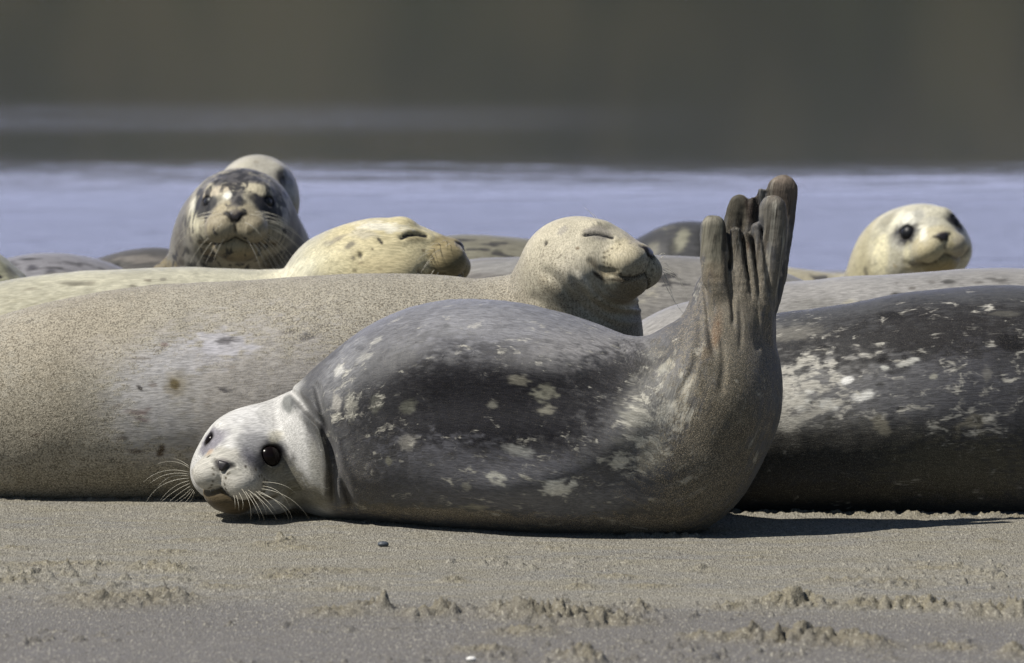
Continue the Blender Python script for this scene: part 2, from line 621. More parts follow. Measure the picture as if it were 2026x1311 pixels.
def build_seal(cfg):
    name = cfg.get('name', 'harbour_seal')
    chain = []
    for c in cfg['chain']:
        px, py, r, Y = c[:4]
        p = px2w(px, py, Y)
        chain.append([*p, r * (Y + DIST) / FPX])
    hp = cfg.get('head')
    if hp:
        prep_head(hp)
        R, O, u = hp['R'], hp['O'], hp['u']
        nk = hp.get('neck', [((-1.0, 0, -0.6), 8.2)])
        pre = [[*(O + u * (R @ np.array(a, float))), r * u] for a, r in nk]
        if cfg.get('neck_px'):
            for px, py, r, Y in cfg['neck_px']:
                p = px2w(px, py, Y)
                pre.append([*p, r * (Y + DIST) / FPX])
        chain = pre + chain
    ch = catmull(chain, 5)
    ch[:, 3] = np.maximum(ch[:, 3], 0.01)
    sy = cfg.get('sy', 1.0)
    yc = cfg['chain'][0][3]
    # arc length / frames
    cs = ch[:, :3].copy()
    arc = np.concatenate([[0], np.cumsum(np.linalg.norm(np.diff(cs, axis=0), axis=1))])
    limbs = []
    for lb in cfg.get('limbs', []):
        pts = [[*px2w(a[0], a[1], a[3]), a[2] * (a[3] + DIST) / FPX] for a in lb['pts']]
        limbs.append((catmull(pts, 4), lb.get('flat', 0.6), lb.get('k', 0.008)))

    def chain_d(P, A, sc=1.0, k=0.0):
        Q = P.copy()
        d = None
        pc = (P.min(0) + P.max(0)) / 2
        hd = float(np.linalg.norm(P.max(0) - pc)) * 1.05
        ca = A[:-1, :3]; ab_ = A[1:, :3] - ca
        tq = np.clip(((pc - ca) * ab_).sum(1) / ((ab_ ** 2).sum(1) + 1e-12), 0, 1)
        dq = np.linalg.norm(pc - ca - tq[:, None] * ab_, axis=1) / max(sc, 1) * min(1, 1) - np.maximum(A[:-1, 3], A[1:, 3])
        keep = dq < dq.min() * (1.0 if sc == 1.0 else 1.3) + 2 * hd / min(sc, 1) + 0.05 + k
        for a, b, kp in zip(A[:-1], A[1:], keep):
            if not kp: continue
            if sc != 1.0:
                aa = a[:3].copy(); bb = b[:3].copy()
                ym = (a[1] + b[1]) / 2
                Q = P.copy(); Q[:, 1] = (P[:, 1] - ym) / sc
                aa[1] -= ym; bb[1] -= ym
                aa[1] /= sc; bb[1] /= sc
                e = seg(Q, aa, bb, a[3], b[3])
            else:
                e = seg(P, a[:3], b[:3], a[3], b[3])
            d = e if d is None else (smin(d, e, k) if k else np.minimum(d, e))
        return d

    bumps = [(px2w(b[0], b[1], b[4]), b[2] * .001, b[3] * .001) for b in cfg.get('bumps', [])]
    gk = cfg.get('kneck', 0.03)

    def f(P):
        P = np.asarray(P, np.float32)
        d = chain_d(P, ch, sy, cfg.get('kc', 0.012))
        for A, fl, k in limbs:
            lo_ = A[:, :3].min(0) - A[:, 3].max() - 0.05
            hi_ = A[:, :3].max(0) + A[:, 3].max() + 0.05
            m = ((P > lo_) & (P < hi_)).all(1)
            if m.any():
                e = chain_d(P[m], A, fl, 0.002)
                d[m] = smin(d[m], e, k)
        if hp:
            r = ((P - O.astype(np.float32)) ** 2).sum(1)
            m = r < (24 * u) ** 2
            if m.any():
                L = ((P[m] - O.astype(np.float32)) @ R.astype(np.float32)) / np.float32(u)
                e = head_sdf(L, hp) * u
                # keep the throat chain out of the face: melt only behind the eyes
                d[m] = smin(d[m], e, gk)
        for fn in cfg.get('extra', []):
            d = fn(P, d)
        d = smax(d, -(P[:, 2] + 0.012), 0.02)
        return d

    allp = [ch[:, :3] - ch[:, 3:4] * max(1, sy), ch[:, :3] + ch[:, 3:4] * max(1, sy)]
    for A, fl, k in limbs: allp += [A[:, :3] - A[:, 3:4], A[:, :3] + A[:, 3:4]]
    if hp: allp += [(O - 17 * u)[None], (O + 17 * u)[None]]
    allp = np.vstack(allp)
    lo, hi = allp.min(0) - 0.02, allp.max(0) + 0.02
    lo[2] = max(lo[2], -0.05)
    h = cfg.get('h', 0.005)
    P, F, nrm = polygonize(f, lo, hi, h)
    px, py = w2px(P)
    # body coordinates
    best = np.full(len(P), 1e9, np.float32); arcs = np.zeros(len(P), np.float32); off = np.zeros((len(P), 2), np.float32)
    mid = (ch[:-1, :3] + ch[1:, :3]) / 2
    for s0 in range(0, len(P), 4000):
        Pc = P[s0:s0 + 4000]
        pc = Pc.mean(0); hd = np.linalg.norm(Pc - pc, axis=1).max()
        dmid = np.linalg.norm(mid - pc, axis=1)
        for i in np.where(dmid < dmid.min() + 2 * hd + .06)[0]:
            a, b = ch[i, :3], ch[i + 1, :3]
            ab = b - a; L2 = ab @ ab + 1e-12
            t = ((Pc - a) @ ab) / L2
            tt = np.clip(t, 0, 1)
            q = Pc - (a + tt[:, None] * ab)
            dd = np.sqrt((q * q).sum(1))
            m = np.where(dd < best[s0:s0 + 4000])[0]
            if not len(m): continue
            best[s0 + m] = dd[m]
            T = ab / math.sqrt(L2)
            Nn = np.array([-T[2], 0, T[0]])
            Nn = Nn / (np.linalg.norm(Nn) + 1e-9)
            arcs[s0 + m] = (arc[i] + (tt if i else t) * math.sqrt(L2))[m]
            off[s0 + m] = np.stack([q @ Nn, q[:, 1]], 1)[m]
    Bco = np.concatenate([arcs[:, None], off], 1)
    wv = cfg.get('wave', 1.0)
    hfade = 1.0
    if hp: hfade = sstep(8, 16, np.sqrt(((P - O) ** 2).sum(1)) / u)
    ug = sstep(0.0, 0.04, P[:, 2])
    dsp = 0.012 * (fbm(P * 5.5, 2, 81) - .5) + 0.0022 * (fbm(Bco * np.array([16., 6., 6.]), 2, 83) - .5) + .0012 * (fbm(Bco * np.array([60., 22., 22.]), 2, 85) - .5)
    dsp = dsp * wv * hfade * ug
    if cfg.get('limbs'):
        fz = 1 - sstep(560, 660, py)
        fz *= cfg.get('wrinkle', 0)
        if cfg.get('wrinkle', 0):
            dsp = dsp + fz * (.0045 * (fbm(P * np.array([70., 40., 26.]), 3, 91, .6) - .5) + .0010 * (fbm(P * np.array([60., 40., 130.]), 2, 93) - .5))
    P = P + nrm * dsp[:, None]
    base = np.array(cfg['col'], float)
    n = fbm(P * 9.0, 3, cfg.get('seed', 1))
    col = base[None] * (0.82 + 0.36 * n[:, None])
    msk = np.zeros((len(P), 4)); msk[:, 3] = cfg.get('gloss', .3)
    msk[:, 0] = cfg.get('pale', 0); msk[:, 1] = cfg.get('sandy', 0); msk[:, 2] = cfg.get('spots', 0)
    ctx = dict(P=P, px=px, py=py, n=nrm, col=col, msk=msk, cfg=cfg)
    ctx['wob'] = 0.5 * (fbm(P * 55.0, 2, 5) - 0.5) + 0.95 * (fbm(Bco * np.array([60., 170., 170.]), 2, 15, .7) - 0.5)
    for b in cfg.get('belly', []):
        pass
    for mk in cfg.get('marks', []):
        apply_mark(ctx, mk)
    if hp:
        L = ((P - O) @ R) / u
        ctx['L'] = L
        paint_head(ctx, hp, L)
    for mk in cfg.get('marks2', []):
        apply_mark(ctx, mk)
    # object at its base
    cx, cy_ = float(np.median(P[:, 0])), float(np.median(P[:, 1]))
    root = thing(name, cfg['label'], 'seal', (cx, cy_, 0.0), GROUP)
    colA = np.concatenate([np.clip(ctx['col'], 0.004, 0.9), np.ones((len(P), 1))], 1)
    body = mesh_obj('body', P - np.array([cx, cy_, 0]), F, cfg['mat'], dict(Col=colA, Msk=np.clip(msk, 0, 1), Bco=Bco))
    body.parent = root
    org = np.array([cx, cy_, 0.0])
    if hp:
        for s in (1, -1):
            E = hp['eyes'][s]
            if E['open'] > 0:
                ec = O + u * (R @ E['c'])
                add_eye(root, ec - org, E['r'] * u, hp.get('eye_mat', MAT_EYE))
        add_nose(root, hp, org)
    ctx['root'] = root; ctx['org'] = org
    for w in cfg.get('whiskers', []):
        add_whisker(ctx, w)
    for w in cfg.get('auto_whiskers', []):
        auto_whisk(ctx, hp, **w)
    return ctx


def apply_mark(ctx, mk):
    """a patch of the coat, or of sheen and shade painted on it: (x, y, half width, half height, tilt deg, colour | (channel, value), strength, edge)"""
    x, y, a, b, ang, what, st = mk[:7]
    edge = mk[7] if len(mk) > 7 else 0.35
    wobk = mk[8] if len(mk) > 8 else 1.35
    d2 = (ctx['px'] - x) ** 2 + (ctx['py'] - y) ** 2
    P = ctx['P']
    cand = np.where((d2 < 64) & (ctx['n'][:, 1] < 0.15))[0]
    if len(cand) == 0:
        cand = np.argsort(d2)[:12]
    c = P[cand[np.argmin(P[cand, 1])]]
    k = (c[1] + DIST) / FPX
    win = np.where((np.abs(ctx['px'] - x) < 2.2 * max(a, b) + 12) & (np.abs(ctx['py'] - y) < 2.2 * max(a, b) + 12))[0]
    q = P[win] - c
    ca, sa = math.cos(math.radians(ang)), math.sin(math.radians(ang))
    u = (q[:, 0] * ca + q[:, 2] * sa) / (a * k)
    v = (-q[:, 0] * sa + q[:, 2] * ca) / (b * k)
    w = q[:, 1] / (max(a, b) * k * 1.6)
    r = np.sqrt(u * u + v * v + w * w) + ctx['wob'][win] * wobk
    m = (1 - sstep(1 - edge, 1 + edge, r)) * st
    if isinstance(what[0], str):
        ch = {'pale': 0, 'sandy': 1, 'spots': 2, 'gloss': 3}[what[0]]
        ctx['msk'][win, ch] = ctx['msk'][win, ch] * (1 - m) + what[1] * m
    else:
        ctx['col'][win] = ctx['col'][win] * (1 - m[:, None]) + np.array(what)[None] * m[:, None]


def paint_head(ctx, hp, L):
    col = ctx['col']; sn = hp.get('snout', 1.0)
    hx = hp.get('hext', 0)
    hw = 1 - sstep(10.5 + hx, 15.0 + hx, np.sqrt(((L - np.array([2.5, 0, -1])) ** 2).sum(1)) * 1.0)
    hc = np.array(hp['col'])

    def lay(m, c):
        nonlocal col
        m = np.clip(m, 0, 1)[:, None]
        col = col * (1 - m) + np.array(c)[None] * m
    nz = fbm(ctx['P'] * 60, 3, 9) - 0.5
    lay(hw * hp.get('hstr', 0.95), hc)
    col = col * (1 + 0.35 * nz[:, None])
    ctx['msk'][:, 0] *= 1 - hw * (1 - hp.get('pale_keep', 0.0))
    ctx['msk'][:, 2] = ctx['msk'][:, 2] * (1 - hw) + hw * hp.get('spots', 0.0)
    ctx['msk'][:, 1] = ctx['msk'][:, 1] * (1 - hw) + hw * hp.get('sandy', 0.05)
    q = L.copy(); q[:, 1] = np.abs(q[:, 1])
    # muzzle tint
    mz = 1 - sstep(0.8, 1.5, ell(L, (11.5 * sn, 0, -3.4), (4.6, 4.8, 3.6)) / 1.6 + nz * 0.8)
    lay(mz * hp.get('mstr', 0.6), hp.get('muzzle', (0.34, 0.30, 0.20)))
    # chin
    mf = mouth_f(q, hp)
    lowr = sstep(6.5, 9.5, L[:, 0]) * (L[:, 2] < -3.2)
    lay(sstep(0.0, 0.5, mf) * lowr * hp.get('cstr', 0.6), hp.get('chin', (0.22, 0.15, 0.08)))
    lay(np.exp(-((mf - 0.1) / hp.get('mw', 0.34)) ** 2) * sstep(8.6, 10.0, L[:, 0]) * (L[:, 2] < -3.5) * hp.get('mouth', .95), (0.012, 0.009, 0.008))
    for s in (1, -1):
        E = hp['eyes'][s]
        dv = L - E['p']
        ring = hp.get('ring' + ('L' if s > 0 else 'R'), hp.get('ring', None))
        if ring:
            c, st, rx, rz, ox, oz = ring
            f_ = np.array([1, 0, 0.0])
            a = dv @ np.array([0.85, -0.5 * s, -0.12]) - ox
            b = dv @ np.array([0.15, 0.1 * s, 0.98]) - oz
            w = dv @ E['n']
            rr = np.sqrt((a / rx) ** 2 + (b / rz) ** 2 + (w / max(rx, rz) / 1.3) ** 2) + nz * 0.5
            lay((1 - sstep(0.62, 1.12, rr)) * st, c)
        rr = np.sqrt(((L - E['c']) ** 2).sum(1))
        if E['open'] > 0:
            lay(1 - sstep(E['r'] * 1.12, E['r'] * hp.get('lid', 1.42), rr), (0.016, 0.014, 0.016))
        else:
            g = polyd(L.astype(np.float32), E['slit'])
            lay((1 - sstep(0.22, hp.get('slit_w', 0.45), g + nz * .5)), (0.012, 0.012, 0.014))
        g = np.sqrt(((L - E['ear']) ** 2 / np.array([.5, 1, 1.2])).sum(1))
        lay((1 - sstep(0.25, 0.85, g)) * .9, (0.02, 0.018, 0.016))
    for i, (pts, r, dep) in enumerate(grooves(hp)):
        g = polyd(L.astype(np.float32), pts)
        if i < 2:
            lay((1 - sstep(0.18, 0.55, g)) * hp.get('mouth', 0.95), (0.015, 0.012, 0.010))
            lay((1 - sstep(0.3, 1.3, g)) * 0.35, (0.16, 0.11, 0.05))
        else:
            lay((1 - sstep(0.05, 0.42, g)) * .75, (0.03, 0.025, 0.02))
    # nose leather
    nd = ell(L, (14.7 * sn, 0, -0.75), (1.3, 1.5, 0.75))
    lay((1 - sstep(-0.1, 0.5, nd)) * hp.get('nosec', 0.75), (0.07, 0.06, 0.065))
    for s in (1, -1):
        g = polyd(L.astype(np.float32), nostril_pts(s, sn, hp))
        lay(1 - sstep(0.30, 0.68, g), (0.006, 0.005, 0.005))
    # whisker follicles
    if hp.get('dotk', 0.6) > 0:
        idx = np.where(((L - np.array([12, 0, -3.5])) ** 2).sum(1) < 60)[0]
        if len(idx):
            Q = L[idx].astype(np.float32)
            best = np.full(len(idx), 9.0)
            for p in hp['dots']:
                best = np.minimum(best, ((Q - p.astype(np.float32)) ** 2).sum(1))
            m = np.zeros(len(L)); m[idx] = 1 - sstep(0.14, 0.40, np.sqrt(best))
            lay(m * hp['dotk'] if 'dotk' in hp else m * .6, (0.06, 0.05, 0.03))
    ctx['col'] = col


def add_eye(root, c, r, mat):
    V, F = uvsphere(r, 28, 18)
    o = mesh_obj('eye', V, F, mat)
    o.parent = root; o.location = c
    return o


def uvsphere(r, nu, nv):
    V = [(0, 0, r)]
    for j in range(1, nv):
        th = math.pi * j / nv
        for i in range(nu):
            ph = 2 * math.pi * i / nu
            V.append((r * math.sin(th) * math.cos(ph), r * math.sin(th) * math.sin(ph), r * math.cos(th)))
    V.append((0, 0, -r))
    F = [(0, 1 + i, 1 + (i + 1) % nu) for i in range(nu)]
    for j in range(nv - 2):
        for i in range(nu):
            a = 1 + j * nu + i; b = 1 + j * nu + (i + 1) % nu
            F.append((a, a + nu, b + nu, b))
    n = len(V) - 1
    F += [(n, 1 + (nv - 2) * nu + (i + 1) % nu, 1 + (nv - 2) * nu + i) for i in range(nu)]
    return V, F


def add_nose(root, hp, org):
    """the bare leather wedge between the nostrils, lying on the muzzle"""
    R, O, u = hp['R'], hp['O'], hp['u']; sn = hp.get('snout', 1.0)
    na, nb = 15, 13
    pts = []
    for j in range(nb):
        t = j / (nb - 1)
        w = (1.5 * (1 - t) ** 0.9 + 0.25) * hp.get('nosew', 1)
        if t < .15: w *= .75 + t / .15 * .25
        for i in range(na):
            a_ = 2 * i / (na - 1) - 1
            pts.append((16.0 * sn - 2.2 * (1 - t) ** 2 * .5, a_ * w, 0.05 - 2.1 * t - .25 * (1 - a_ * a_) * 0))
    p = np.array(pts, np.float32)
    for _ in range(6):
        n, d = grad(lambda x: head_base(x, hp), p, 0.05)
        p = p - n * d[:, None]
    A = np.tile(np.linspace(-1, 1, na), nb); T = np.repeat(np.linspace(0, 1, nb), na)
    e = np.minimum(1 - np.abs(A), np.minimum(T, 1 - T) * 2)
    p = p + n * (-0.22 + 0.25 * sstep(0, .35, e))[:, None]
    V = O + u * (p @ R.T) - org
    F = []
    for j in range(nb - 1):
        for i in range(na - 1):
            k = j * na + i
            F.append((k, k + 1, k + na + 1, k + na))
    o = mesh_obj('nose', V, F, MAT_NOSE)
    o.parent = root
    return o


def tube(pts, r0, r1, nseg=5):
    pts = np.array(pts)
    V, F = [], []
    for i, p in enumerate(pts):
        t = pts[min(i + 1, len(pts) - 1)] - pts[max(i - 1, 0)]
        t = t / (np.linalg.norm(t) + 1e-9)
        a = np.cross(t, [0.3, 0.9, 0.2]); a /= np.linalg.norm(a)
        b = np.cross(t, a)
        r = r0 + (r1 - r0) * i / (len(pts) - 1)
        for k in range(nseg):
            an = 2 * math.pi * k / nseg
            V.append(p + r * (math.cos(an) * a + math.sin(an) * b))
    for i in range(len(pts) - 1):
        for k in range(nseg):
            k2 = (k + 1) % nseg
            F.append((i * nseg + k, i * nseg + k2, (i + 1) * nseg + k2, (i + 1) * nseg + k))
    F.append(tuple(range(nseg))[::-1]); F.append(tuple(range((len(pts) - 1) * nseg, len(pts) * nseg)))
    return V, F


def add_whisker(ctx, w):
    (x0, y0), (x1, y1), (x2, y2) = w[:3]
    lean = w[3] if len(w) > 3 else 0.01
    mat = w[4] if len(w) > 4 else MAT_WHISK
    rad = w[5] if len(w) > 5 else 0.00062
    d2 = (ctx['px'] - x0) ** 2 + (ctx['py'] - y0) ** 2
    cand = np.where((d2 < 49) & (ctx['n'][:, 1] < 0.1))[0]
    if len(cand) == 0: cand = np.argsort(d2)[:4]
    c = ctx['P'][cand[np.argmin(ctx['P'][cand, 1])]]
    Y0 = c[1] + 0.002
    pts = []
    for t in np.linspace(0, 1, 12):
        a = (1 - t) ** 2; b = 2 * t * (1 - t); e = t * t
        x1c, y1c = 2 * x1 - (x0 + x2) / 2, 2 * y1 - (y0 + y2) / 2
        pts.append(px2w(a * x0 + b * x1c + e * x2, a * y0 + b * y1c + e * y2, Y0 - lean * math.sin(t * 2.2)) - ctx['org'])
    V, F = tube(pts, rad, rad * 0.35)
    o = mesh_obj('whisker', V, F, mat)
    o.parent = ctx['root']


def auto_whisk(ctx, hp, side=-1, rows=4, cols=6, length=9.0, mat=None, droop=0.35, rad=0.0007, seed=1):
    rr = random.Random(seed)
    R, O, u = hp['R'], hp['O'], hp['u']
    for r in range(rows):
        for c in range(cols):
            p = np.array([13.2 - c * 0.75, side * (2.6 + c * 0.5), -2.2 - r * 0.9])
            for _ in range(5):
                n, d = grad(lambda x: head_base(x, hp), p[None].astype(np.float32), 0.05)
                p = p - n[0] * d[0]
            dr = n[0] * 0.6 + np.array([-0.25 + 0.1 * c * -1, side * 0.9, -0.15 - 0.16 * r])
            dr /= np.linalg.norm(dr)
            ln = length * (0.5 + 0.12 * c) * rr.uniform(.75, 1.1)
            pts = []
            for t in np.linspace(0, 1, 10):
                q = p + dr * ln * t + np.array([-0.2, 0, -droop]) * ln * t * t
                pts.append(O + u * (R @ q) - ctx['org'])
            V, F = tube(pts, rad, rad * .35)
            o = mesh_obj('whisker', V, F, mat or MAT_WHISK)
            o.parent = ctx['root']


exec_parts = []
# ================================================================== SETTING
# ---- sand
def build_sand():
    def axis(lo, hi, fine_lo, fine_hi, step, grow):
        c = list(np.arange(fine_lo, fine_hi + step / 2, step))
        s = step; x = fine_hi
        while x < hi:
            s *= grow; x += s; c.append(x)
        s = step; x = fine_lo; pre = []
        while x > lo:
            s *= grow; x -= s; pre.append(x)
        return np.array(pre[::-1] + c)
    xs = axis(-400, 400, -1.15, 1.15, 0.004, 1.35)
    ys = axis(-60, 60, -2.15, 0.35, 0.0065, 1.16)
    X, Y = np.meshgrid(xs, ys, indexing='ij')
    P = np.stack([X.ravel(), Y.ravel(), np.zeros(X.size)], 1)
    x, y = P[:, 0], P[:, 1]
    z = 0.010 * (fbm(np.stack([x * 1.3, y * 1.3, 0 * x], 1), 3, 11) - 0.5)
    near = (np.abs(x) < 3) & (y > -4) & (y < 3)
    Q = np.stack([x * 14, y * 9, 0 * x], 1)[near]
    z[near] += 0.0035 * (fbm(Q, 4, 21, 0.6) - 0.5)
    z += 0
    # broken crusty clumps, where the photograph shows them: (x, y, half width px, height px, half depth m, roughness)
    clumps = [(310, 1124, 62, 13, .035, 1), (345, 1128, 30, 12, .03, 1), (240, 1190, 150, 12, .10, .7), (330, 1180, 60, 12, .06, .7), (190, 1196, 60, 9, .05, 1),
              (562, 1070, 22, 12, .03, 1), (540, 1076, 60, 5, .05, 1), (400, 1068, 70, 4, .03, 1), (600, 1085, 60, 4, .05, 1), (30, 1085, 40, 6, .03, 1),
              (757, 1207, 20, 26, .03, .6), (735, 1202, 45, 13, .05, 1), (660, 1212, 70, 10, .06, 1.2), (850, 1213, 60, 11, .05, 1.2), (885, 1213, 24, 12, .03, 1),
              (900, 1150, 28, 9, .03, 1), (620, 1130, 160, 4, .06, 1.2), (560, 1140, 60, 5, .05, 1.2), (130, 1115, 130, 5, .05, 1.2), (20, 1150, 70, 6, .06, 1.2),
              (1030, 1215, 80, 17, .07, 1.2), (1110, 1222, 110, 14, .08, 1.4), (1190, 1232, 90, 12, .06, 1.4), (1265, 1210, 24, 15, .03, .8), (1040, 1250, 70, 10, .06, 1.2),
              (1140, 1303, 42, 22, .05, .7), (1165, 1312, 30, 20, .04, .7), (1450, 1203, 40, 12, .04, 1.2), (1590, 1196, 70, 14, .06, 1.3), (1540, 1200, 60, 8, .05, 1.3),
              (1700, 1203, 70, 9, .05, 1.3), (1850, 1203, 60, 12, .05, 1.3), (1965, 1215, 70, 16, .06, 1.2), (1780, 1200, 70, 7, .05, 1.3), (2020, 1218, 30, 14, .04, 1),
              (1487, 1258, 26, 26, .035, .6), (1455, 1264, 60, 10, .05, 1.2), (1560, 1268, 60, 15, .05, 1.3), (1650, 1270, 80, 14, .06, 1.3), (1720, 1276, 60, 8, .05, 1.3),
              (1380, 1262, 40, 7, .04, 1), (1880, 1282, 60, 9, .05, 1.2), (2010, 1296, 34, 20, .05, .8), (950, 1284, 60, 7, .05, 1), (1680, 1150, 80, 5, .04, 1.2),
              (1290, 1160, 60, 4, .04, 1.2), (1780, 1152, 60, 5, .04, 1), (1150, 1162, 50, 5, .03, 1), (1095, 1085, 28, 4, .02, 1), (1490, 1104, 60, 3, .02, 1), (1960, 1070, 30, 5, .03, 1),
              (1850, 1125, 60, 4, .03, 1), (440, 1160, 60, 4, .04, 1), (700, 1165, 60, 5, .04, 1), (1230, 1140, 40, 4, .03, 1.2), (330, 1090, 60, 4, .03, 1)]
    for i in range(14): clumps.append((690 + 52 * i, 1026 + 2.6 * i, 34, 5, .022, 1.5))
    for i in range(8): clumps.append((-10 + 52 * i, 986, 34, 4, .022, 1.5))
    for i in range(12): clumps.append((1440 + 52 * i, 1014 + .8 * i, 34, 5, .022, 1.5))
    rough = np.zeros(len(z))
    Qn = fbm(np.stack([x * 85, y * 50, 0 * x], 1)[near], 4, 31, 0.65)
    Qb = fbm(np.stack([x * 24, y * 16, 0 * x], 1)[near], 3, 37, 0.55)
    zz = z[near]; rn = rough[near]
    xn, yn = x[near], y[near]
    for px, py, w, hh, dp, rg in clumps:
        gx, gy = ground_pt(px, py)
        k = (gy + DIST) / FPX
        g = np.exp(-np.abs((xn - gx) / (w * k)) ** 2.4 - np.abs((yn - gy) / dp) ** 2.2)
        mod = np.clip(0.9 + rg * (3.6 * (Qn - 0.5) + 1.6 * (Qb - 0.5)), 0.05, 2.0)
        zz += hh * k * 1.0 * g * mod * 1.05
        rn = np.maximum(rn, g)
    z[near] = zz; rough[near] = rn
    # scattered crumbs
    z[near] += 0.006 * sstep(0.58, 0.80, fbm(np.stack([xn * 50, yn * 30, 0 * xn], 1), 4, 51, .65)) * (0.12 + sstep(-0.15, -0.9, yn)) * (.25 + 1.5 * sstep(.42, .62, fbm(np.stack([xn * 2.2, yn * 5, 0 * xn], 1), 3, 57)))
    z += -1.4 * sstep(5.2, 16.0, y) - 0.5 * sstep(16, 60, y)
    P[:, 2] = z
    nx, ny = len(xs), len(ys)
    I = np.arange(nx * ny).reshape(nx, ny)
    F = np.stack([I[:-1, :-1], I[1:, :-1], I[1:, 1:], I[:-1, 1:]], -1).reshape(-1, 4)
    m = NT("sand")
    pos = m.n('ShaderNodeTexCoord').outputs['Object']
    rgh = m.n('ShaderNodeAttribute', attribute_name='Rgh').outputs['Color']
    rs = m.n('ShaderNodeSeparateColor'); m.t.links.new(rgh, rs.inputs[0])
    g1 = m.noise(m.vmul(pos, (1, 0.16, 1)), 330, 2, 0.6)
    g2 = m.noise(m.vmul(pos, (1, 0.16, 1)), 210, 2, 0.7)
    big = m.noise(m.vmul(pos, (0.35, 1.6, 1)), 2.6, 4, 0.6, 0.4)
    mid = m.noise(m.vmul(pos, (0.5, 1.0, 1)), 14, 4, 0.6)
    c = m.mix(m.ramp(big, 0.38, 0.62), (0.240, 0.226, 0.192, 1), (0.198, 0.192, 0.178, 1))
    c = m.mix(m.ramp(mid, 0.35, 0.7), c, (0.225, 0.207, 0.16, 1))
    sy_ = m.n('ShaderNodeSeparateXYZ'); m.t.links.new(pos, sy_.inputs[0])
    damp = m.ramp(m.math('ADD', sy_.outputs[1], m.math('MULTIPLY', m.math('SUBTRACT', m.noise(m.vmul(pos, (0.4, 1, 1)), 1.7, 3), 0.5), 1.6)), -1.0, -1.8)
    c = m.mix(m.math('MULTIPLY', damp, 0.8), c, (0.125, 0.118, 0.115, 1))
    c = m.mix(m.math('MULTIPLY', rs.outputs[0], 0.65), c, (0.20, 0.175, 0.115, 1))
    c = m.mix(m.ramp(g1, 0.48, 0.64, 0, 0.85), c, (0.10, 0.09, 0.075, 1))
    c = m.mix(m.ramp(g2, 0.54, 0.70, 0, 0.7), c, (0.41, 0.385, 0.32, 1))
    m.set(m.b.inputs['Base Color'], c)
    m.b.inputs['Roughness'].default_value = 0.85
    m.b.inputs['Specular IOR Level'].default_value = 0.3
    bp = m.n('ShaderNodeBump'); bp.inputs['Strength'].default_value = 0.8; bp.inputs['Distance'].default_value = 0.0032
    m.set(bp.inputs['Height'], m.math('ADD', g1, g2))
    m.t.links.new(bp.outputs[0], m.b.inputs['Normal'])
    ra = np.zeros((len(z), 4)); ra[:, :3] = rough[:, None]; ra[:, 3] = 1
    o = mesh_obj('sand', P, F, m.m, dict(Rgh=ra))
    o['kind'] = 'structure'


def build_water():
    m = NT("water")
    pos = m.n('ShaderNodeTexCoord').outputs['Object']
    m.b.inputs['Base Color'].default_value = (0.025, 0.03, 0.035, 1)
    m.b.inputs['IOR'].default_value = 1.33
    n1 = m.noise(m.vmul(pos, (0.35, 1.0, 1)), 5.0, 3, 0.55, 0.3)
    n2 = m.noise(m.vmul(pos, (0.5, 1.0, 1)), 22.0, 2, 0.5)
    # wind: ruffled near the bank and in one long streak, calm beyond
    sep = m.n('ShaderNodeSeparateXYZ'); m.t.links.new(pos, sep.inputs[0])
    wob = m.math('MULTIPLY', m.math('SUBTRACT', m.noise(m.vmul(pos, (0.22, 0.5, 1)), 1.0, 3, 0.6), 0.5), 1.5)
    yy = m.math('ADD', sep.outputs[1], wob)
    nearw = m.ramp(yy, 8.05, 10.3, 1.0, 0.0)
    xx = m.ramp(sep.outputs[0], -0.6, 0.9, 1.0, 0.0)
    yy2 = m.math('ADD', sep.outputs[1], m.math('MULTIPLY', wob, 0.15))
    band = m.math('MULTIPLY', m.math('MULTIPLY', m.ramp(yy2, 10.9, 11.6), m.ramp(yy2, 12.0, 12.9, 1, 0)), xx)
    amt = m.math('ADD', m.math('MULTIPLY', nearw, 0.42), m.math('MULTIPLY', band, 0.03))
    amt = m.math('ADD', amt, 0.010)
    m.set(m.b.inputs['Roughness'], m.math('ADD', 0.05, m.math('ADD', m.math('MULTIPLY', nearw, 0.22), m.math('MULTIPLY', band, 0.02))))
    h = m.math('MULTIPLY', m.math('ADD', n1, m.math('MULTIPLY', n2, 0.22)), amt)
    bp = m.n('ShaderNodeBump'); bp.inputs['Strength'].default_value = 1.0; bp.inputs['Distance'].default_value = 0.035
    m.set(bp.inputs['Height'], h)
    m.t.links.new(bp.outputs[0], m.b.inputs['Normal'])
    V = [(-900, 3.0, -0.045), (900, 3.0, -0.045), (900, 900, -0.045), (-900, 900, -0.045)]
    o = mesh_obj('water', V, [(0, 1, 2, 3)], m.m, smooth=False)
    o['kind'] = 'structure'


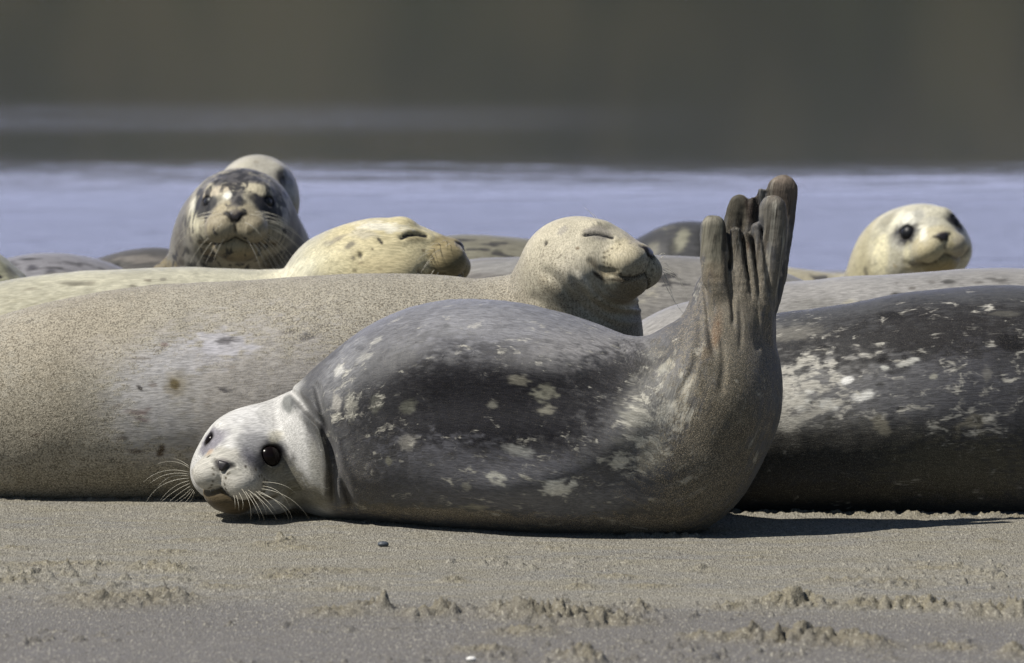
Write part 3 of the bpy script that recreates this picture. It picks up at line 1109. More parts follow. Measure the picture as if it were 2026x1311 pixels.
def build_bank():
    """the dark wooded shore across the channel, seen only as its reflection"""
    nx, ny = 220, 30
    xs = np.linspace(-260, 260, nx)
    V = []
    for i, x in enumerate(xs):
        for j in range(ny):
            t = j / (ny - 1)
            V.append((x, 128 + 60 * t, 0))
    V = np.array(V)
    t = np.tile(np.linspace(0, 1, ny), nx)
    prof = sstep(0, 0.35, t) * 1.0
    hgt = 11.2 + 2.4 * (fbm(np.stack([V[:, 0] / 9, V[:, 1] / 14, 0 * t], 1), 4, 61) - 0.5)
    V[:, 2] = -1.5 + prof * (hgt + 1.5) + t * 6
    V[:, 1] += 3 * (fbm(np.stack([V[:, 0] / 6, V[:, 2] / 3, 0 * t], 1), 3, 71) - 0.5)
    I = np.arange(nx * ny).reshape(nx, ny)
    F = np.stack([I[:-1, :-1], I[1:, :-1], I[1:, 1:], I[:-1, 1:]], -1).reshape(-1, 4)
    m = NT("far_bank")
    pos = m.n('ShaderNodeTexCoord').outputs['Object']
    n = m.noise(m.vmul(pos, (1, 1, 0.25)), 0.45, 3, 0.55)
    c = m.mix(m.ramp(n, 0.42, 0.60), (0.014, 0.014, 0.004, 1), (0.046, 0.039, 0.018, 1))
    n2 = m.noise(pos, 1.2, 4, 0.7)
    c = m.mix(m.ramp(n2, 0.4, 0.7, 0, .6), c, (0.03, 0.034, 0.012, 1))
    m.set(m.b.inputs['Base Color'], c)
    m.b.inputs['Roughness'].default_value = 0.9
    o = mesh_obj('far_bank', V, F, m.m)
    o['kind'] = 'structure'


build_sand()
build_water()
build_bank()

# ================================================================== SEALS
ONLY = None
FUR_GREY = fur_mat("fur_grey", pale=(0.44, 0.42, 0.36), dark=(0.02, 0.02, 0.022), pscale=44, grain=600.0)
FUR_TAN = fur_mat("fur_tan", pale=(0.5, 0.47, 0.42), dark=(0.06, 0.05, 0.04), sand=(0.45, 0.405, 0.32), sandd=(0.07, 0.058, 0.040), grain=420)
FUR_CREAM = fur_mat("fur_cream", pale=(0.6, 0.57, 0.45), dark=(0.08, 0.07, 0.05), dscale=26)
FUR_SPOT = fur_mat("fur_spotted", pale=(0.62, 0.57, 0.44), dark=(0.03, 0.03, 0.035), pscale=34, dscale=48)
FUR_DARK = fur_mat("fur_dark", pale=(0.46, 0.44, 0.39), dark=(0.012, 0.012, 0.014), sand=(0.34, 0.31, 0.25), pscale=42, dscale=24, grain=600.0)
FUR_FAR = fur_mat("fur_far", pale=(0.40, 0.37, 0.28), dark=(0.04, 0.038, 0.04), pscale=16, dscale=15)


def seal_main():
    hp = dict(fit_head(dict(eyeL=(540, 904), eyeR=(423, 872), nose=(440, 914), mouth=(428, 968), chin=(428, 1000, .6), earL=(598, 920, .6)), 0.21, (-118, -8, 0)),
              col=(0.52, 0.51, 0.49), muzzle=(0.36, 0.335, 0.27), mstr=0.55, chin=(0.09, 0.068, 0.038), cstr=1, eye_r=2.05, eye_rR=1.25, sink=.52, lid=1.55, eyepos=(7.9, 5.3, 1.7), hext=3.5, nosew=.72, dotk=1.0, sandy=0.05,
              ringL=((0.035, 0.035, 0.042), .95, 4.7, 3.4, 1.1, -0.2), ringR=((0.16, 0.15, 0.18), .85, 3.8, 2.6, 1.0, -.2), jaw=0.2, mw=.22,  # ringR paints the bluish shadow around the smaller eye
              neck=[((0.5, 0, -0.3), 8.6)])
    print('main', hp['ypr'], hp['u'], hp['O'])
    chain = [(590, 880, 98, .30), (632, 886, 122, .26), (672, 882, 141, .22), (712, 869, 160, .19), (760, 849, 182, .16), (820, 831, 203, .125), (900, 822, 224, .09), (1000, 828, 226, .04), (1100, 845, 217, .0),
             (1200, 865, 197, -.03), (1290, 889, 172, -.06), (1335, 902, 150, -.07), (1368, 868, 141, -.07), (1398, 800, 142, -.07), (1414, 745, 126, -.06), (1436, 680, 90, -.06),
             (1448, 640, 80, -.058), (1451, 605, 68, -.055), (1454, 580, 52, -.052)]
    A, B = -0.098, -0.035
    limbs = [
        dict(pts=[(1411, 450, 26, A), (1414, 500, 28, A - .004), (1423, 560, 33, A - .012), (1434, 620, 40, A - .006), (1440, 680, 46, A + .01)], flat=.55, k=.007),
        dict(pts=[(1455, 458, 12, A + .006), (1461, 510, 14, A), (1469, 560, 17, A - .012), (1474, 620, 24, A - .012), (1476, 690, 34, A + .01)], flat=.8, k=.006),
        dict(pts=[(1476, 466, 10, A + .01), (1483, 510, 12, A), (1491, 560, 15, A - .012), (1492, 620, 22, A - .012), (1490, 690, 34, A + .01)], flat=.8, k=.006),
        dict(pts=[(1496, 452, 13.5, A + .008), (1503, 490, 14.5, A + .002), (1509, 550, 16, A - .008), (1503, 620, 24, A - .008), (1495, 690, 34, A + .01)], flat=.8, k=.006),
        dict(pts=[(1529, 414, 29, A + .006), (1531, 460, 28, A + .004), (1524, 520, 27, A), (1508, 590, 28, A), (1495, 650, 32, A + .01)], flat=.55, k=.007),
        dict(pts=[(1463, 405, 24, B), (1452, 450, 24, B), (1450, 520, 26, B - .01), (1455, 600, 34, B - .02)], flat=.5, k=.006),
        dict(pts=[(1489, 396, 9, B - .005), (1484, 440, 12, B - .01), (1480, 520, 18, B - .01)], flat=.8, k=.004),
        dict(pts=[(1505, 378, 9, B), (1500, 420, 12, B), (1492, 520, 18, B - .01)], flat=.8, k=.004),
        dict(pts=[(1548, 375, 33, B), (1551, 425, 26, B), (1543, 480, 26, B - .01), (1526, 550, 30, B - .02), (1500, 620, 34, B - .03)], flat=.45, k=.006),
        dict(pts=[(1436, 470, 14, A + .016), (1443, 525, 30, A + .010), (1455, 590, 44, A + .01)], flat=.16, k=.004),
        dict(pts=[(1466, 474, 14, A + .017), (1475, 525, 28, A + .010), (1480, 590, 40, A + .01)], flat=.16, k=.004),
        dict(pts=[(1508, 455, 16, A + .017), (1512, 515, 30, A + .010), (1500, 590, 40, A + .01)], flat=.16, k=.004),
        dict(pts=[(1470, 430, 16, B - .002), (1475, 500, 34, B - .005), (1480, 560, 44, B - .01)], flat=.14, k=.004),
        dict(pts=[(1520, 410, 24, B - .002), (1515, 480, 36, B - .005), (1505, 560, 44, B - .01)], flat=.14, k=.004),
        dict(pts=[(1225, 805, 130, -.05), (1295, 772, 114, -.06), (1350, 758, 104, -.06), (1390, 770, 100, -.06)], flat=1.0, k=.03),
        dict(pts=[(1392, 552, 9, -.05), (1388, 600, 22, -.05), (1392, 660, 40, -.05), (1400, 700, 50, -.05)], flat=.8, k=.02),
    ]
    gr = [  # neck folds (pixel paths laid on the near side of the body)
        ([(566, 766), (580, 779), (603, 804), (635, 838), (648, 868), (657, 918), (661, 969), (666, 1030)], .007, .013),
        ([(621, 750), (628, 768), (639, 815), (651, 862), (668, 925), (690, 985), (712, 1040)], .007, .010),
        ([(1443, 545), (1447, 600)], .004, .004),
    ]
    G = []
    for pts, w, dp in gr:
        pts = catmull([[*p, 0] for p in pts], 4)[:, :2]
        G.append((pts, w, dp))

    SC = [([(740, 850), (820, 815), (900, 795), (1050, 795), (1180, 765), (1280, 720), (1345, 668)], .055, .018),
          ([(800, 955), (950, 965), (1100, 945), (1220, 870), (1305, 775), (1365, 700), (1392, 620)], .040, -.012),
          ([(1395, 548), (1400, 600), (1404, 650), (1418, 720)], .007, .009), ([(1380, 590), (1386, 650), (1375, 720), (1340, 790)], .007, .004),
          ([(1360, 640), (1345, 700), (1310, 750)], .007, .004), ([(1425, 660), (1432, 720), (1425, 790)], .007, .004),
          ([(1440, 500), (1443, 545), (1449, 600), (1452, 655)], .0035, .008), ([(1469, 455), (1474, 500), (1482, 550), (1489, 600)], .003, .007),
          ([(1486, 455), (1492, 500), (1499, 550), (1503, 600)], .003, .007), ([(1504, 430), (1512, 480), (1519, 540), (1521, 590)], .0035, .008),
          ([(1462, 600), (1466, 650), (1464, 700)], .004, .003), ([(1500, 600), (1498, 660), (1500, 700)], .005, .003), ([(1520, 600), (1515, 650), (1517, 700)], .005, .003)]
    SC = [(catmull([[*p, 0] for p in pts], 4)[:, :2], w, dp) for pts, w, dp in SC]

    def sculpt(P, d):
        m = (np.abs(d) < .04) & (P[:, 0] > -.35) & (P[:, 1] < .10) & (P[:, 2] > .02)
        if m.any():
            Q = P[m]
            x, y = w2px(Q)
            X = np.stack([x, y, 0 * x], 1).astype(np.float32) * .001
            e = d[m]
            fade = 1 - sstep(-.0, .08, Q[:, 1])
            lo_, hi_ = X.min(0), X.max(0)
            for pts, w, dp in SC:
                pm = pts * .001
                if pm[:, 0].max() < lo_[0] - 3 * w or pm[:, 0].min() > hi_[0] + 3 * w or pm[:, 1].max() < lo_[1] - 3 * w or pm[:, 1].min() > hi_[1] + 3 * w: continue
                g, wt = foldd(X, pts)
                e = e + dp * wt * fade * np.exp(-(g / w) ** 2)
            d = d.copy(); d[m] = e
        return d

    def folds(P, d):
        m = (np.abs(d) < .03) & (P[:, 1] < 0.30) & (P[:, 0] < -0.2)
        if m.any():
            Q = P[m]
            x, y = w2px(Q)
            X = np.stack([x, y, 0 * x], 1).astype(np.float32) * .001
            e = d[m]
            fade = sstep(.0, .05, Q[:, 2]) * sstep(.30, .22, Q[:, 1])
            for pts, w, dp in G[:2]:
                g, wt = foldd(X, pts)
                dp = dp * fade * wt
                e = e + dp * np.exp(-(g / w) ** 2) - dp * .35 * np.exp(-((g - w * 2.1) / (w * 1.2)) ** 2)
            d = d.copy(); d[m] = e
        return d
    dk = (0.020, 0.020, 0.024)
    marks = [
        (900, 640, 330, 70, -3, (0.20, 0.20, 0.22), .75, .5, .5), (1180, 700, 160, 45, 0, (0.25, 0.24, 0.24), .7, .5, .5),  # sky sheen along the top of the back, painted pale
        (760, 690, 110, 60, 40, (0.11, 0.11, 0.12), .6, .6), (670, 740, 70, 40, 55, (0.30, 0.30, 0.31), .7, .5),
        (930, 800, 290, 120, 0, (0.012, 0.012, 0.015), .97, .45, .6), (760, 860, 70, 130, -15, (0.03, 0.03, 0.033), .8, .5),  # dark mid coat, deepened by the hollow's shade painted in
        (1200, 745, 150, 50, 22, (0.020, 0.020, 0.023), .85, .5), (1290, 705, 60, 22, 30, (0.03, .03, .03), .8, .5),
        (980, 960, 280, 65, -5, (0.115, 0.115, 0.13), .8, .45), (1130, 1000, 150, 40, -5, (0.16, 0.16, 0.165), .6, .5),
        (1310, 800, 60, 120, -35, (0.20, 0.195, 0.18), .7, .5),
        (1420, 900, 90, 170, -15, (0.085, 0.078, 0.06), .75, .5), (1450, 720, 70, 100, 0, (0.10, 0.093, 0.075), .8, .5),
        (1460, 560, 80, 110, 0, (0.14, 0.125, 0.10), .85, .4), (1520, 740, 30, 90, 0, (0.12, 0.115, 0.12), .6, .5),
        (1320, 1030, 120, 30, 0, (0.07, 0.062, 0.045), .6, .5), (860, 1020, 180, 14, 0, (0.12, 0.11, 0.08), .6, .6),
        (930, 800, 300, 130, 0, ('gloss', .05), 1, .4), (960, 625, 300, 30, -5, ('gloss', 1.0), 1, .5), (1180, 690, 160, 30, 5, ('gloss', .9), 1, .5), (1420, 900, 110, 180, 0, ('gloss', .12), 1, .4),
        (1460, 560, 90, 120, 0, ('gloss', .45), 1, .4), (760, 690, 120, 40, 40, ('gloss', .7), 1, .5),
        # mottling density
        (1000, 950, 330, 70, -5, ('pale', .44), 1, .3), (1310, 830, 75, 170, -35, ('pale', .66), 1, .35), (960, 790, 180, 60, 0, ('pale', .18), 1, .3),
        (690, 800, 45, 120, 20, ('pale', .45), 1, .35), (740, 700, 60, 40, 40, ('pale', .42), 1, .4), (1450, 800, 50, 200, 0, ('pale', .30), 1, .4),
        (1100, 1035, 300, 18, 0, ('pale', .5), .8, .4), (1280, 720, 70, 30, 25, ('pale', .45), 1, .4),
        (1440, 700, 120, 200, 0, ('sandy', .55), 1, .4), (1400, 950, 130, 140, 0, ('sandy', .6), 1, .4), (1200, 1045, 260, 22, 0, ('sandy', .8), 1, .4),
        (900, 1030, 260, 18, 0, ('sandy', .75), 1, .4), (1470, 540, 90, 90, 0, ('sandy', .35), 1, .3), (930, 790, 260, 120, 0, ('sandy', .05), 1, .4),
        (700, 960, 60, 60, 0, ('sandy', .3), 1, .4),
        # separate pale rosettes
        (1024, 746, 16, 9, -10, (0.17, 0.16, .13), .7, .4, 2), (1074, 772, 20, 15, 10, (0.18, .175, .14), .75, .35, 1.8), (1074, 772, 6, 5, 0, (0.06, .06, .05), .8, .4, 1), (1076, 805, 20, 9, 5, (0.20, .19, .155), .75, .3, 1.6),
        (972, 796, 10, 9, 0, (0.16, .155, .13), .6, .4), (802, 802, 18, 12, 30, (0.11, .11, .09), .7, .4), (737, 795, 10, 18, -10, (0.10, .10, .085), .6, .5, 2),
        (974, 950, 21, 13, 0, (0.46, 0.45, .40), .85, .25), (974, 950, 7, 4, 0, (0.16, 0.16, .17), .8, .3), (1104, 971, 32, 16, 12, (0.66, 0.65, .60), .95, .25),
        (1020, 890, 30, 9, -10, (0.30, .30, .28), .6, .4), (1230, 918, 16, 16, 30, (0.50, .48, .42), .85, .3), 
        (1325, 810, 14, 26, -35, (0.48, .46, .40), .85, .35), (1262, 815, 24, 22, 30, (0.30, .29, .25), .7, .4), 
        (920, 968, 12, 8, 0, (0.30, .29, .25), .7, .3), (800, 880, 18, 13, 30, (0.22, .21, .19), .7, .4),
        (763, 915, 6, 8, 0, (0.25, .24, .19), .7, .4, 2), (720, 700, 18, 6, 30, (0.32, .31, .28), .6, .5, 2), (668, 728, 13, 8, 20, (0.5, .49, .46), .8, .5, 2.4),
        (657, 790, 9, 16, 0, (0.4, .38, .34), .6, .5, 2.2), (687, 800, 9, 24, 5, (0.30, .29, .25), .6, .5, 2.2), (740, 668, 12, 4, 30, (0.36, .35, .32), .6, .5, 2),
        (1310, 720, 18, 10, 40, (0.34, .33, .28), .7, .4), (1360, 760, 12, 26, -20, (0.34, .32, .27), .7, .4), (1300, 900, 26, 34, -30, (0.26, .25, .21), .6, .4),
        (940, 1010, 28, 6, 0, (0.34, .32, .24), .6, .4),
        # raw skin beside the tail
        (1418, 640, 10, 38, -8, (0.13, 0.065, 0.03), .8, .5, .8), (1405, 690, 10, 20, -30, (0.13, .085, .05), .4, .5),
    ]
    marks2 = [
        (548, 855, 16, 12, 0, (0.40, .37, .28), .6, .5, .8), (500, 850, 26, 40, -20, (0.40, .395, .40), .5, .5, .6), (570, 938, 44, 30, -30, (0.13, 0.125, 0.10), .85, .5, .8),  # first mark paints the light on the brow bump
        (470, 925, 16, 8, 0, (.30, .29, .25), .5, .5), (495, 900, 14, 18, 20, (.15, .145, .17), .55, .5, .5), (620, 930, 16, 60, 5, (0.30, .29, .25), .5, .5, .5),  # includes purple shade at the eye's inner corner, painted in
        # grey cap behind the brow, and a dark collar of fold shade painted in
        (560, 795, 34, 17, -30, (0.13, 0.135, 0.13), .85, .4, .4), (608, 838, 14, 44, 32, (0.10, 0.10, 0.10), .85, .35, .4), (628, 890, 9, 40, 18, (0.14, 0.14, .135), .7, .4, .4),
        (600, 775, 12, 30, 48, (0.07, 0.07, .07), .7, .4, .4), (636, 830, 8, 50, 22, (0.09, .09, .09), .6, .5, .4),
        (560, 950, 36, 30, 0, (0.20, 0.185, 0.14), .65, .5, .6), (600, 985, 60, 28, 0, (0.17, 0.15, 0.09), .7, .5, .5), (480, 812, 40, 14, 28, (0.62, 0.61, 0.60), .6, .5, .4),
        (405, 835, 20, 20, 0, (0.6, .59, .58), .5, .5), (410, 887, 10, 5, 30, (0.42, .30, .20), .6, .5, .5),
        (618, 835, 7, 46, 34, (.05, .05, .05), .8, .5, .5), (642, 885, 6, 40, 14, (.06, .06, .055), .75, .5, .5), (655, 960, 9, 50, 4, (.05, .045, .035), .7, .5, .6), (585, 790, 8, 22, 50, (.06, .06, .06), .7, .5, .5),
        # flipper digits and webs, with the shade between and inside them painted in
        (1411, 470, 24, 70, 0, (0.155, 0.145, 0.11), .9, .3), (1530, 430, 28, 60, 0, (0.16, 0.148, 0.125), .85, .3), (1550, 380, 32, 60, 0, (0.115, 0.09, 0.07), .8, .3),
        (1463, 410, 24, 40, 0, (0.07, 0.062, 0.045), .9, .3), (1492, 400, 14, 40, 0, (0.022, 0.015, 0.012), .95, .3),
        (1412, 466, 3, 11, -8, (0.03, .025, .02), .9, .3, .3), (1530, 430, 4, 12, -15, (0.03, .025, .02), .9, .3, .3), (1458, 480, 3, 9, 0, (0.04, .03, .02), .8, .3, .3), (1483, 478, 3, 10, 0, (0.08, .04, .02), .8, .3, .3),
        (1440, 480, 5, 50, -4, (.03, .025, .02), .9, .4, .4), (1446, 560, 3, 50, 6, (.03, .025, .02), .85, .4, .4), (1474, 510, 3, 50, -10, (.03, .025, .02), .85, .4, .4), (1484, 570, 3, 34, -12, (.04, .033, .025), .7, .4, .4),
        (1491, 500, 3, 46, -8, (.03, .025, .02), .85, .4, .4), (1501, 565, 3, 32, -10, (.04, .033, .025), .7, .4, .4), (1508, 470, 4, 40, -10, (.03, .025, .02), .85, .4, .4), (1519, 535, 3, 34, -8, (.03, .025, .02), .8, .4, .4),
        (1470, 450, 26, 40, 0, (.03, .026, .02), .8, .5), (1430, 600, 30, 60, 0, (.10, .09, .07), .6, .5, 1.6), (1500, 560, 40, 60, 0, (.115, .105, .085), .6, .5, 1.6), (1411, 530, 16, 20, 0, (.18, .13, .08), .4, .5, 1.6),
        (1535, 470, 10, 40, -8, (.07, .065, .055), .5, .5, 1.4), (1398, 470, 8, 40, 0, (.20, .185, .145), .5, .5, 1), (1420, 500, 10, 40, 0, (.09, .085, .065), .5, .5, 1.2), (1480, 620, 40, 16, 0, (.16, .145, .12), .5, .5, 1.6),
        (1460, 600, 80, 70, 0, ('sandy', .45), 1, .5),
        (1411, 432, 20, 8, 0, (.26, .24, .19), .6, .5, .4), (1530, 392, 18, 8, 0, (.22, .20, .17), .5, .5, .4), (1552, 348, 20, 7, 0, (.24, .19, .15), .6, .5, .4),
        (1411, 460, 26, 60, 0, ('sandy', .10), 1, .3), (1535, 420, 40, 80, 0, ('sandy', .18), 1, .3),
    ]
    o = 260, 720
    lw = [((445, 795), (330, 745), (200, 760)), ((440, 825), (250, 815), (90, 900)), ((440, 840), (280, 840), (140, 910)), ((440, 855), (300, 860), (200, 940)),
          ((440, 870), (240, 920), (115, 1050)), ((440, 890), (320, 940), (220, 1040)), ((445, 910), (330, 970), (225, 1055)), ((450, 930), (360, 990), (285, 1055)),
          ((460, 945), (400, 1000), (330, 1050)), ((465, 955), (420, 1010), (360, 1055)), ((475, 965), (440, 1020), (410, 1050)), ((480, 975), (465, 1020), (445, 1050)),
          ((440, 780), (370, 735), (300, 715))]
    rw = [((840, 950), (900, 1060), (910, 1185)), ((870, 970), (940, 1080), (980, 1185)), ((900, 980), (970, 1090), (1015, 1190)), ((930, 980), (1040, 1090), (1110, 1190)),
          ((940, 970), (1150, 1070), (1225, 1185)), ((960, 965), (1120, 1060), (1200, 1180)), ((985, 950), (1200, 1020), (1355, 1180)), ((1000, 900), (1150, 920), (1260, 990)),
          ((820, 980), (850, 1050), (845, 1110)), ((800, 1000), (815, 1060), (820, 1120)), ((1000, 930), (1130, 980), (1220, 1110)), ((950, 975), (1050, 1060), (1110, 1140)),
          ((780, 1000), (790, 1050), (790, 1100)), ((890, 960), (990, 1050), (1030, 1150))]
    cv = lambda p: (o[0] + p[0] / 3.856, o[1] + p[1] / 3.856)
    wh = [tuple(cv(p) for p in w) + (-0.01, MAT_WHISK, .00042) for w in lw] + [tuple(cv(p) for p in w) + (0.035, MAT_WHISK, .00036) for w in rw]
    wh += [((433, 820), (432, 815), (434, 810), .01, MAT_WHISK_D, .0005)] if False else []
    return build_seal(dict(name='harbour_seal', label='grey mottled seal in front, head turned to camera and hind flippers raised', chain=chain, limbs=limbs,
                           head=hp, h=.0028, wrinkle=1.0, mat=FUR_GREY, col=(0.09, 0.09, 0.095), pale=.35, sandy=.12, marks=marks, marks2=marks2, extra=[folds, sculpt], whiskers=wh, kneck=.022, sy=1.0))


def seal_tan():
    hp = dict(fit_head(dict(eyeR=(1180, 470), nose=(1274, 488), mouth=(1284, 541), earR=(1108, 475), cornR=(1176, 541, .6), chin=(1272, 568, .7), top=(1145, 438, 1.5)), 0.52, (-32, 8, 0), u=.0112),
              col=(0.46, 0.42, 0.32), muzzle=(0.44, 0.38, 0.24), mstr=.5, chin=(0.14, 0.10, 0.05), cstr=.6, open=0, smile=.3, eyepos=(7.7, 5.5, 1.15), nosew=1.35, brow=1.3, kpad=2.2, kjaw=1.8, mdep=.35, dotk=0.9, sandy=.25, jaw=-.3,
              ring=((0.14, 0.13, 0.13), .65, 2.9, 1.7, -0.1, 0.5), slit_w=.45, neck=[((-1.5, 0, -1.6), 8.3)])
    print('tan', hp['ypr'], hp['u'], hp['O'])
    Y = .56
    Y = .63
    chain = [(1138, 592, 114, .56), (1130, 660, 138, .60), (1085, 732, 172, Y), (950, 764, 208, Y), (800, 766, 223, Y), (600, 777, 228, Y), (350, 787, 221, Y), (150, 801, 208, Y), (0, 823, 183, Y), (-160, 850, 135, Y), (-300, 885, 85, Y), (-380, 900, 45, Y)]
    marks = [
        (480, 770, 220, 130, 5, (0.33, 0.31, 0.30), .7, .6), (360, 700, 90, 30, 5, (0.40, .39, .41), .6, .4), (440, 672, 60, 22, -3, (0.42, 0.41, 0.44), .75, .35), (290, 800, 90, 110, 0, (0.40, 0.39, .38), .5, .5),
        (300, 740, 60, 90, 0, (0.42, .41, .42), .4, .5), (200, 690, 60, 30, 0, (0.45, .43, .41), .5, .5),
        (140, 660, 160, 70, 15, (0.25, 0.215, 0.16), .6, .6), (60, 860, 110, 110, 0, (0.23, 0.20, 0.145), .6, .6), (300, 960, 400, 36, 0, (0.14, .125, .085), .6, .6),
        (1060, 620, 90, 60, -30, (0.20, 0.175, 0.13), .7, .5), (1180, 650, 80, 60, 0, (0.12, 0.105, 0.075), .7, .5), (1240, 620, 40, 70, 0, (0.11, .095, .065), .6, .5),
        (430, 770, 230, 130, 0, ('sandy', .30), 1, .5), (440, 672, 60, 22, -3, ('sandy', 0), .9, .4), (340, 800, 90, 100, 0, ('sandy', .08), .9, .4),
        # scars and spots
        (446, 666, 22, 7, 5, (0.08, .075, .08), .85, .4), (320, 678, 9, 5, 0, (0.17, .12, .11), .8, .4), (275, 703, 20, 3, 0, (.14, .12, .1), .6, .4), (341, 752, 9, 10, 30, (0.05, .035, .015), .95, .5),
        (345, 755, 22, 24, 0, (.20, .16, .08), .5, .5), (273, 762, 7, 4, -40, (.04, .035, .035), .9, .3), (300, 754, 9, 4, 0, (.18, .15, .13), .7, .4), (436, 768, 16, 5, -10, (.07, .065, .07), .9, .4),
        (265, 822, 20, 7, -5, (.15, .10, .09), .6, .5, 1.6), (277, 835, 16, 5, -15, (.13, .08, .075), .6, .5, 1.6), (280, 815, 12, 4, 30, (.14, .09, .08), .5, .5, 1.4), (236, 875, 10, 5, 10, (.11, .095, .08), .8, .4),
        (269, 901, 14, 4, 0, (.09, .07, .055), .85, .4), (322, 898, 7, 13, -20, (.05, .03, .015), .95, .5), (222, 920, 12, 6, 0, (.09, .08, .06), .7, .4), (66, 865, 16, 5, -5, (.12, .09, .07), .7, .4),
        (225, 802, 14, 4, 20, (.16, .14, .12), .6, .4), (604, 660, 18, 6, 20, (.08, .075, .075), .8, .4), (575, 648, 14, 5, 10, (.11, .10, .09), .7, .4), (60, 628, 9, 4, 30, (.06, .055, .05), .9, .3),
        (455, 720, 8, 3, 0, (.16, .14, .12), .6, .4), (405, 796, 8, 3, 0, (.16, .14, .12), .6, .4), (105, 932, 10, 5, 0, (.11, .10, .07), .6, .4), (640, 640, 14, 4, 0, (.13, .12, .10), .6, .4),
    ]
    marks2 = [(1150, 560, 30, 9, -48, (0.70, 0.66, 0.54), .85, .4, .4), (1205, 560, 14, 16, 0, (0.6, .55, .4), .5, .5), (1175, 600, 36, 8, -35, (0.58, .53, .40), .6, .4, .4), (1120, 545, 30, 30, 0, (0.5, .46, .37), .5, .5),  # sunlit neck streaks and the neck's shaded right side are painted in
              (1215, 606, 40, 6, -20, (0.34, .29, .18), .6, .4), (1100, 590, 50, 14, -40, (0.24, .20, .13), .5, .5), (1280, 600, 20, 40, 0, (0.08, 0.065, .045), .5, .6), (1190, 552, 16, 4, -38, (.03, .022, .015), .9, .4, .4), (1225, 561, 24, 3.5, -2, (.03, .022, .015), .9, .4, .4), (1137, 484, 5, 4, 0, (0.12, .08, .04), .8, .4),
              (1255, 465, 26, 10, -30, (.22, .2, .2), .5, .5), (1110, 450, 14, 8, 40, (.2, .19, .19), .5, .5),
              (1080, 560, 60, 70, 0, ('sandy', .7), .9, .5), (1160, 640, 120, 50, 0, ('sandy', .7), .9, .5), (1200, 500, 50, 40, 0, ('sandy', .12), .9, .5)]
    folds_p = [([(1060, 520), (1110, 560), (1160, 610), (1230, 650)], .010, .006), ([(1120, 530), (1155, 580), (1210, 618), (1280, 625)], .007, .007), ([(1165, 560), (1195, 592), (1240, 605), (1296, 600)], .005, .005), ([(1040, 575), (1090, 620), (1150, 680)], .012, .005)]
    G = [(catmull([[*p, 0] for p in pts], 4)[:, :2], w, dp) for pts, w, dp in folds_p]

    def folds(P, d):
        m = (np.abs(d) < .03) & (P[:, 1] < 0.6) & (P[:, 0] > -.05)
        if m.any():
            x, y = w2px(P[m])
            X = np.stack([x, y, 0 * x], 1).astype(np.float32) * .001
            e = d[m]
            for pts, w, dp in G:
                g, wt = foldd(X, pts)
                dp = dp * wt
                e = e + dp * np.exp(-(g / w) ** 2) - dp * .5 * np.exp(-((g - w * 2) / w) ** 2)
            d = d.copy(); d[m] = e
        return d
    o = 940, 400
    cv = lambda p: (o[0] + p[0] / 4.52, o[1] + p[1] / 4.52)
    ws = [((1680, 600), (1740, 640), (1765, 690)), ((1690, 640), (1740, 760), (1780, 890)), ((1690, 630), (1830, 700), (1895, 880)), ((1670, 660), (1750, 830), (1865, 1000)),
          ((1660, 500), (1690, 480), (1715, 490)), ((1680, 540), (1720, 560), (1750, 640)), ((1650, 470), (1680, 455), (1700, 460)), ((1680, 620), (1720, 700), (1720, 790)),
          ((1685, 580), (1790, 640), (1850, 740)), ((1100, 190), (1050, 110), (980, 48)), ((1115, 190), (1090, 140), (1060, 105)), ((1060, 200), (1035, 160), (1000, 130))]
    lip = [((1200 + 45 * i, 640 + 4 * (i % 3)), (1190 + 46 * i, 690), (1170 + 47 * i, 730 - 6 * i)) for i in range(8)]
    lip += [((1240 + 50 * i, 600), (1215 + 52 * i, 680), (1200 + 50 * i, 745 - 8 * i)) for i in range(5)]
    wh = [tuple(cv(p) for p in w) + (-.004, MAT_WHISK, .0006) for w in ws] + [tuple(cv(p) for p in w) + (.012, MAT_WHISK, .00035) for w in lip[:0]]
    return build_seal(dict(label='large sandy tan seal with head raised and eyes closed as if smiling', chain=chain, head=hp, h=.0032, mat=FUR_TAN, limbs=[dict(pts=[(1130, 520, 72, .57), (1103, 570, 92, .58), (1075, 622, 100, .60), (1000, 680, 125, .63)], flat=1.0, k=.03)],
                           col=(0.29, 0.27, 0.225), sandy=.75, marks=marks, marks2=marks2, extra=[folds], whiskers=wh, kneck=.03, sy=1.0))


